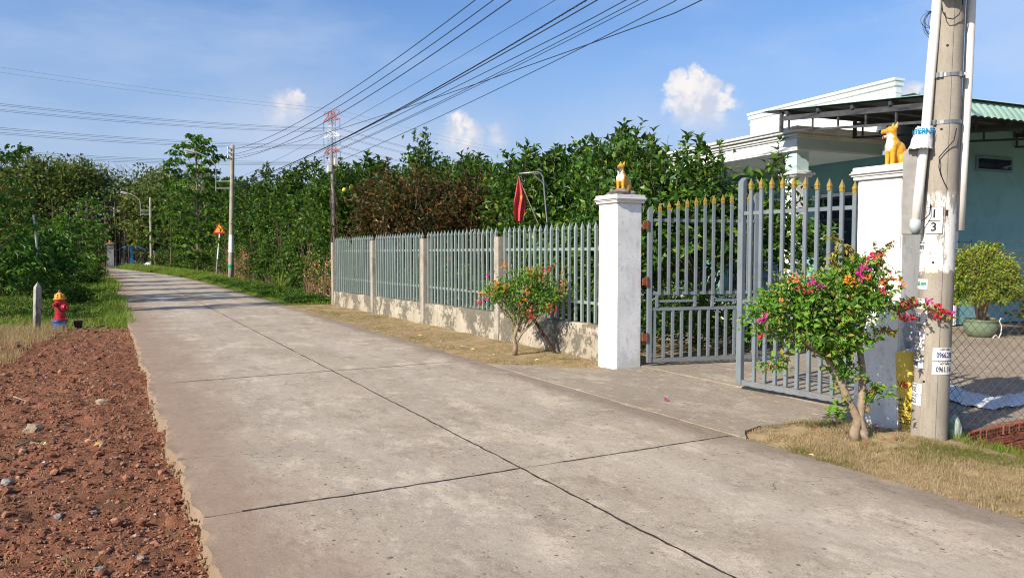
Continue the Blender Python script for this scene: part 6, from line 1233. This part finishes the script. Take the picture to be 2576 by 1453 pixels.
# ------------------------------------------------------------------ flag
FB = uy(1373, 12.2); fg_ = thing('flag', 'faded red flag hanging from a bent grey pole behind the picket fence', 'flag', FB)
ftop = vp(1362, 437, FB); fend = vp(1305, 437, FB)
MB().tube([FB, vp(1380, 600, FB), vp(1366, 445, FB), vp(1360, 436, FB), vp(1352, 433, FB), fend], .017, 8).build('pole', m_galv, fg_, smooth=True); MB().tube([vp(1366, 462, FB), vp(1340, 435, FB)], .010, 6).build('brace', m_galv, fg_)
MB().tube([vp(1304, 445, FB) - _fw * .02, vp(1355, 565, FB) - _fw * .02], .008, 6).build('bamboo_staff', m_barkp, fg_)
V = []; F = []; nu, nv = 26, 22
for j in range(nv):
    f = j / (nv - 1); vv = 442 + f * 116; wl = 1304 - 12 * min(1, f * 1.6) + 8 * max(0, f - .8) * 2; wr = 1306 + 18 * min(1, f * 2.2) - 14 * max(0, f - .55) * 1.2
    for i in range(nu):
        s = i / (nu - 1); q = vp(wl + (wr - wl) * s, vv - 8 * abs(s - .6) * f, FB); q = q - _fw * (.02 + .055 * math.sin(s * 11 + f * 2.0) * min(1, f * 2)); V.append(q)
for j in range(nv - 1):
    for i in range(nu - 1): F.append((j * nu + i, j * nu + i + 1, (j + 1) * nu + i + 1, (j + 1) * nu + i))
fo = MB().add(V, F).build('cloth', M('flag_red', (0.56, 0.085, 0.085), (0.48, 0.06, 0.06), sc=8, rough=.7), fg_, smooth=True)
b = MB(); cst = vp(1311, 497, FB) - _fw * .10; SP = [cst + (_rt * math.sin(k * math.pi / 5) + np.array((0, 0, 1)) * math.cos(k * math.pi / 5)) * (.055 if k % 2 == 0 else .022) * np.array((.6, .6, 1)) for k in range(10)]; b.add([cst] + SP, [(0, 1 + k, 1 + (k + 1) % 10) for k in range(10)]); b.build('star', M('flag_yellow', (0.75, 0.50, 0.05)), fg_)
# ------------------------------------------------------------------ sack, bag, tile, tarp by the pole
m_sack = M('yellow_sack', (0.74, 0.56, 0.10), (0.62, 0.46, 0.07), sc=9, rough=.45, bump=.3, bsc=30)
SB_ = vp(2290, 1098, (6.43, 4.09, 0)); SB_[2] = -.02; sc_ = thing('rubbish_sack', 'yellow printed woven sack of rubbish behind the utility pole', 'sack', SB_)
V = []; F = []; n, m = 30, 16
for j in range(m):
    f = j / (m - 1); z = f * .74; r = (.07 + .095 * min(1, f * 1.4)) * (1 if f < .9 else 1.02)
    for i in range(n): a = 2 * math.pi * i / n; k = r * (1 + .10 * float(fbm(i * .45, j * .35, 3, 88)) + .05 * math.sin(a * 3 + f * 4)); V.append(SB_ + np.array((math.cos(a) * k * .95, math.sin(a) * k * .85, z + (.03 * math.sin(a * 2 + 1) if j > 13 else 0))))
F = [(j * n + i, j * n + (i + 1) % n, (j + 1) * n + (i + 1) % n, (j + 1) * n + i) for j in range(m - 1) for i in range(n)] + [tuple(range(n - 1, -1, -1))]
MB().add(V, F).build('sack_body', m_sack, sc_, smooth=True)
o = put('white_bag_contents', rock_mesh('c', 31, (1, 1, .6), 3, .3), m_bag, sc_, SB_ + np.array((0, 0, .71))); o.scale = (.125, .11, .12)
def sack_text(s, z, size, mat, a0=-.35, sx=1):
    me = text_mesh(s, size, 0, 'CENTER', sx, .0012)
    def f_(Vv):
        o_ = np.zeros_like(Vv)
        for i, (x, y, _) in enumerate(Vv): zz_ = z + y; ff = max(0, zz_ / .74); r = (.07 + .095 * min(1, ff * 1.4)) * 1.10; a = ang0 + a0 + x / r; o_[i] = (math.cos(a) * r, math.sin(a) * r, zz_)
        return o_
    map_mesh(me, f_); put('lettering', me, mat, sc_, SB_)
sack_text('V8', .47, .085, M('red_ink', (0.45, 0.03, 0.01)), -.42); sack_text('THÀNH PHẦN', .33, .036, m_ink, -.25, .9)
for k in range(6): sack_text('Protein 16%   Xơ 6%   Ẩm 13%', .28 - k * .032, .016, m_ink, -.25, .8)
s2 = vp(2392, 1105, (6.42, 3.86, 0)); s2[2] = -.06; gsk = tag(put('green_sack', rock_mesh('green_sack', 55, (.5, .5, 1), 3, .2), M('green_stripe_sack', (0.45, 0.50, 0.42), (0.04, 0.16, 0.06), sc=9, rough=.6), None, s2 + np.array((.03, .0, .12))), 'green and white striped sack lying at the foot of the utility pole', 'sack'); gsk.scale = (.13, .13, .15)
bg2 = vp(2285, 838, (6.5, 4.12, 0)); bgo = tag(put('plastic_bag', rock_mesh('plastic_bag', 66, (.9, .7, 1), 3, .45), M('clear_film', (0.50, 0.54, 0.58), (0.36, 0.40, 0.44), sc=12, rough=.25), None, bg2), 'grey plastic bag hung on the wire beside the gate pillar', 'bag'); bgo.scale = (.10, .07, .12)
tl_ = vp(2262, 1082, (6.3, 4.12, 0)); b = MB().add([(-.12, -.02, 0), (.12, -.02, 0), (.16, .0, .16), (-.02, .0, .13), (-.12, .03, 0), (.12, .03, 0), (.16, .05, .16), (-.02, .05, .13)], [(0, 1, 2, 3), (7, 6, 5, 4), (0, 4, 5, 1), (1, 5, 6, 2), (2, 6, 7, 3), (3, 7, 4, 0)]); o = put('broken_tile', b.mesh('broken_tile'), M('terracotta_tile', (0.40, 0.16, 0.09)), None, np.array((6.27, 4.12, -.02))); o.rotation_euler = (0, 0, -YAW); tag(o, 'broken terracotta tile leaning at the foot of the gate pillar', 'tile')
# tarp and litter in the yard
ta = [gp(u, v, .03) for u, v in ((2370, 960), (2430, 985), (2500, 1000), (2560, 990), (2640, 965))]; tb_ = [gp(u, v, .03) for u, v in ((2370, 1000), (2430, 1020), (2500, 1030), (2560, 1022), (2640, 1000))]
V = []; F = []; n = 40; r_ = np.random.default_rng(14)
for i in range(n):
    f = i / (n - 1) * 4; k = min(3, int(f)); a = ta[k] + (ta[k + 1] - ta[k]) * (f - k); b_ = tb_[k] + (tb_[k + 1] - tb_[k]) * (f - k)
    for j in range(8): s = j / 7; p = a + (b_ - a) * s; p[2] = .03 + .045 * abs(float(fbm(i * .35, j * .5, 3, 92))) + .03 * math.sin(s * math.pi); V.append(p)
F = [(i * 8 + j, i * 8 + j + 1, (i + 1) * 8 + j + 1, (i + 1) * 8 + j) for i in range(n - 1) for j in range(7)]
tag(MB().add(V, F).build('white_tarp', M('white_tarp', (0.66, 0.68, 0.70), (0.58, 0.60, 0.63), sc=4, rough=.5), None, (0, 0, 0), smooth=True), 'crumpled white tarp strip lying across the yard behind the wire fence', 'tarp')
hk = MB().tube([vp(u, v, gp(2510, 850, .02)) for u, v in ((2500, 855), (2498, 848), (2505, 842), (2512, 850), (2518, 838), (2520, 820), (2514, 808), (2518, 800), (2524, 802))], .010, 6).build('bent_pipe', m_pvc, None, (0, 0, 0)); tag(hk, 'thin white bent pipe standing right of the green pot', 'pipe')
# fallen leaves, petals, twigs
ylw = leafmat('yellow_leaf', [(0, (0.70, 0.52, 0.12)), (1, (0.78, 0.62, 0.22))], .1, .7)
def one_leaf(name, lab, p, L, a, mat, cat, grp, asp=.45, tilt=.25):
    me = leafmesh(name, np.zeros((1, 3)), np.array([(math.cos(a), math.sin(a), tilt)]), np.array([(0, -.3, 1.0)]), L, L * asp, .3, .15, True); tag(put(name, me, mat, None, p), lab, cat, grp)
def lp(u, v): p = gp(u, v, -.09); p[2] = float(zleft(p[0], p[1])) + .012; return p
one_leaf('yellow_leaf', 'curled yellow leaf lying alone on the red earth', lp(235, 1131), .10, .5, ylw, 'leaf', 'yellow leaves on the red shoulder'); one_leaf('yellow_leaf', 'yellow leaf next to the dry stick on the red earth', lp(108, 1120), .09, 1.4, ylw, 'leaf', 'yellow leaves on the red shoulder'); one_leaf('yellow_leaf', 'second yellow leaf touching the dry stick', lp(100, 1100), .07, .3, ylw, 'leaf', 'yellow leaves on the red shoulder')
sk_ = MB().tube([lp(35, 1118), lp(75, 1108) + np.array((0, 0, .02)), lp(115, 1100)], [.008, .007, .004], 6); sk_.tube([lp(75, 1108) + np.array((0, 0, .015)), lp(100, 1112)], [.005, .003], 5); tag(sk_.build('dry_stick', m_barkp, None, (0, 0, 0)), 'pale dry forked stick on the red earth', 'stick')
sk_ = MB().tube([lp(0, 1013), lp(35, 1008) + np.array((0, 0, .03)), lp(70, 1020)], [.012, .010, .005], 6); tag(sk_.build('dry_stick', m_barkp, None, (0, 0, 0)), 'thick dry stick at the left edge on the red earth', 'stick')
r_ = np.random.default_rng(21)
for u, v in ((1105, 858), (1130, 872), (1095, 848), (1160, 872), (1010, 838), (1185, 880), (1060, 842), (1240, 892), (1345, 905), (1455, 915), (1390, 925)):
    p = gp(u, v, 0); p[2] = float(zright(p[0], p[1])) + .02; one_leaf('fallen_leaf', 'small brown dry leaf lying on the strip in front of the picket fence', p, .075, r_.uniform(0, 6), G_dry, 'leaf', 'brown leaves on the verge')
p = gp(1985, 1158 - 20, 0); p = gp(2000, 1130, .02); p[2] = float(zright(p[0], p[1])) + .02; one_leaf('fallen_leaf', 'brown dry leaf on the grass mound in front of the bougainvillea', gp(2048, 1145, .05), .045, 2.0, G_dry, 'leaf', 'brown leaf on the mound')
one_leaf('fallen_petal', 'single magenta petal on the driveway', gp(1673, 1008, .008), .07, .4, FC['magenta'], 'petal', None, .8, .4)
for k in range(9):
    x, y = 5.35 + r_.uniform(0, .75), 3.7 + r_.uniform(0, .85); one_leaf('fallen_petal', 'pink petal fallen on the dry grass under the bougainvillea by the gate', np.array((x, y, float(zright(x, y)) + .03)), .04, r_.uniform(0, 6), FC['magenta' if k % 2 else 'red'], 'petal', 'petals under the bougainvillea', .8, .2)
# ------------------------------------------------------------------ dog statues
def dogmat(name):
    t = NT(name); tcn = t.n('ShaderNodeTexCoord'); O = tcn.outputs['Object']; x, y, z = t.xyz(O)
    g_ = t.mix(t.rng(t.noise(14, 4, .6, O), .35, .7), (0.66, 0.34, 0.030), (0.56, 0.26, 0.020))
    def ball(c, r, s):
        d = t.n('ShaderNodeVectorMath', operation='DISTANCE'); t.l(O, d.inputs[0]); d.inputs[1].default_value = c; return t.rng(t.math('ADD', d.outputs['Value'], t.math('MULTIPLY', t.math('SUBTRACT', t.noise(22, 4, .6, O), .5), .10)), r, r - s)
    c = t.mix(ball((.24, 0, .50), .20, .05), g_, (0.74, 0.66, 0.52)); c = t.mix(ball((.17, .0, .66), .13, .04), c, (0.74, 0.66, 0.52))
    c = t.mix(ball((-.36, 0, .10), .13, .06), c, (0.55, 0.20, 0.06)); return t.done(c, .28, .5)
m_dog = dogmat('dog_paint'); m_dblk = M('dog_black', (0.012, 0.010, 0.010), rough=.25); m_dmouth = M('dog_mouth', (0.10, 0.012, 0.012), rough=.4); m_dton = M('dog_tongue', (0.62, 0.22, 0.22), rough=.4); m_dear = M('dog_ear_pink', (0.60, 0.26, 0.18), rough=.5); m_deye = M('dog_eye', (0.10, 0.03, 0.01), rough=.1); m_dwht = M('dog_tooth', (0.75, 0.72, 0.65))
def dog_mesh():
    b = MB()
    def lump(pts): b.tube([p[:3] for p in pts], [p[3] for p in pts], 14)
    def ball(c, r, s=(1, 1, 1)):
        V = []; n = 12; k = 7; F = []
        for i in range(1, k):
            th = math.pi * i / k
            for j in range(n): a = 2 * math.pi * j / n; V.append((c[0] + r * s[0] * math.sin(th) * math.cos(a), c[1] + r * s[1] * math.sin(th) * math.sin(a), c[2] + r * s[2] * math.cos(th)))
        F = [(i * n + j, (i + 1) * n + j, (i + 1) * n + (j + 1) % n, i * n + (j + 1) % n) for i in range(k - 2) for j in range(n)] + [tuple(range(n)), tuple((k - 2) * n + j for j in range(n - 1, -1, -1))]; b.add(V, F)
    ball((-.22, 0, .20), .20, (1.0, .92, 1.05)); ball((-.08, 0, .36), .175, (1, .9, 1.25)); ball((.04, 0, .47), .165, (1, .95, 1.2)); ball((.07, 0, .60), .125, (1, .95, 1.2)); ball((.07, 0, .72), .105, (1, .95, 1.0))
    ball((.09, 0, .805), .112, (1.12, .98, .95)); lump([(.10, 0, .80, .095), (.18, 0, .79, .072), (.27, 0, .772, .056), (.345, 0, .762, .046), (.362, 0, .76, .02)]); lump([(.10, 0, .73, .05), (.17, 0, .705, .042), (.24, 0, .672, .034), (.275, 0, .66, .018)])
    for s in (1, -1):
        lump([(.08, s * .09, .50, .085), (.10, s * .095, .36, .068), (.105, s * .095, .20, .052), (.11, s * .095, .07, .048), (.115, s * .095, .0, .05)]); ball((.15, s * .095, .028), .05, (1.35, .95, .6))
        ball((-.17, s * .125, .155), .135, (1.15, .62, 1.05)); lump([(-.10, s * .15, .06, .05), (.0, s * .155, .035, .042), (.07, s * .155, .03, .036)]); 
        lump([(.02, s * .06, .86, .045), (.005, s * .072, .93, .034), (-.012, s * .082, 1.0, .008)])
    lump([(-.36, 0, .10, .05), (-.42, .06, .05, .045), (-.40, .16, .035, .038), (-.30, .22, .03, .025)])
    me = b.mesh('dog'); o = bpy.data.objects.new('tmp', me); COL.objects.link(o); r_ = o.modifiers.new('r', 'REMESH'); r_.mode = 'VOXEL'; r_.voxel_size = .014; s_ = o.modifiers.new('s', 'SMOOTH'); s_.factor = .5; s_.iterations = 5
    bpy.context.view_layer.update(); m2 = bpy.data.meshes.new_from_object(o.evaluated_get(bpy.context.evaluated_depsgraph_get())); bpy.data.objects.remove(o); m2.name = 'dog_body'; return m2
dme = dog_mesh()
def dog(label, base, heading, s, base_rock=False):
    t = thing('dog_statue', label, 'statue', base, 'dog statues on the gate pillars')
    def part(me, name, mat, loc=(0, 0, 0), sc=1.0, par=None):
        o = bpy.data.objects.new(name, me); COL.objects.link(o)
        if not me.materials: me.materials.append(mat)
        o.parent = par or t; o.location = loc; return o
    bd = part(dme, 'body', m_dog); dme.polygons.foreach_set('use_smooth', np.ones(len(dme.polygons), bool))
    part(MB().tube([(.345, 0, .782), (.385, 0, .778)], [.034, .026], 10).mesh('nose'), 'nose', m_dblk); part(MB().tube([(.352, 0, .745), (.372, 0, .742)], [.034, .020], 10).mesh('m'), 'muzzle_tip', m_dblk)
    part(MB().add([(.13, -.04, .752), (.13, .04, .752), (.31, .03, .722), (.31, -.03, .722), (.13, -.04, .722), (.13, .04, .722), (.255, .026, .69), (.255, -.026, .69)], [(0, 1, 2, 3), (7, 6, 5, 4), (0, 4, 5, 1), (1, 5, 6, 2), (2, 6, 7, 3), (3, 7, 4, 0)]).mesh('mouth'), 'mouth', m_dmouth)
    part(MB().add([(.18, -.022, .716), (.18, .022, .716), (.27, .022, .70), (.27, -.022, .70), (.30, .018, .655), (.30, -.018, .655), (.295, .010, .615), (.295, -.010, .615), (.285, .0, .66)], [(0, 1, 2, 3), (3, 2, 4, 5), (5, 4, 6, 7), (7, 6, 8)]).mesh('tongue'), 'tongue', m_dton)
    for s_ in (1, -1):
        part(MB().tube([(.155, s_ * .066, .835), (.168, s_ * .072, .836)], [.016, .010], 8).mesh('eye'), 'eye', m_deye)
        part(MB().add([(.058, s_ * .050, .90), (.045, s_ * .095, .895), (.005, s_ * .085, .99)], [(0, 1, 2)]).mesh('ear'), 'inner_ear', m_dear)
        for k in range(3): part(MB().box(.105 + .065, .118 + .085, s_ * (.075 + k * .018) - .003, s_ * (.075 + k * .018) + .003, .01, .045).mesh('toe'), 'toe_line', m_dmouth)
    t.rotation_euler = (0, 0, heading); t.scale = (s, s, s); return t
hd = math.atan2(-_rt[1], -_rt[0])           # towards the left of the picture
dz = P2H; db = vp(2238, 414, (6.34, 4.44, 0)); dog('large golden dog statue with open mouth on the right gate pillar', (6.36, 4.44, dz), hd + .12, .405)
rk_ = put('statue_rock', rock_mesh('statue_rock', 44, (1, 1, .45), 3, .5), M('rough_cement', (0.26, 0.22, 0.19), (0.16, 0.135, 0.12), sc=16, rough=.95, bump=.5), None, (6.41, 8.64, P1H + .02)); rk_.scale = (.20, .19, .17); tag(rk_, 'rough grey cement rock under the smaller dog statue on the left gate pillar', 'rock')
dog('dog statue with black muzzle sitting on a cement rock on the left gate pillar', (6.40, 8.60, P1H + .05), hd + .85, .425)
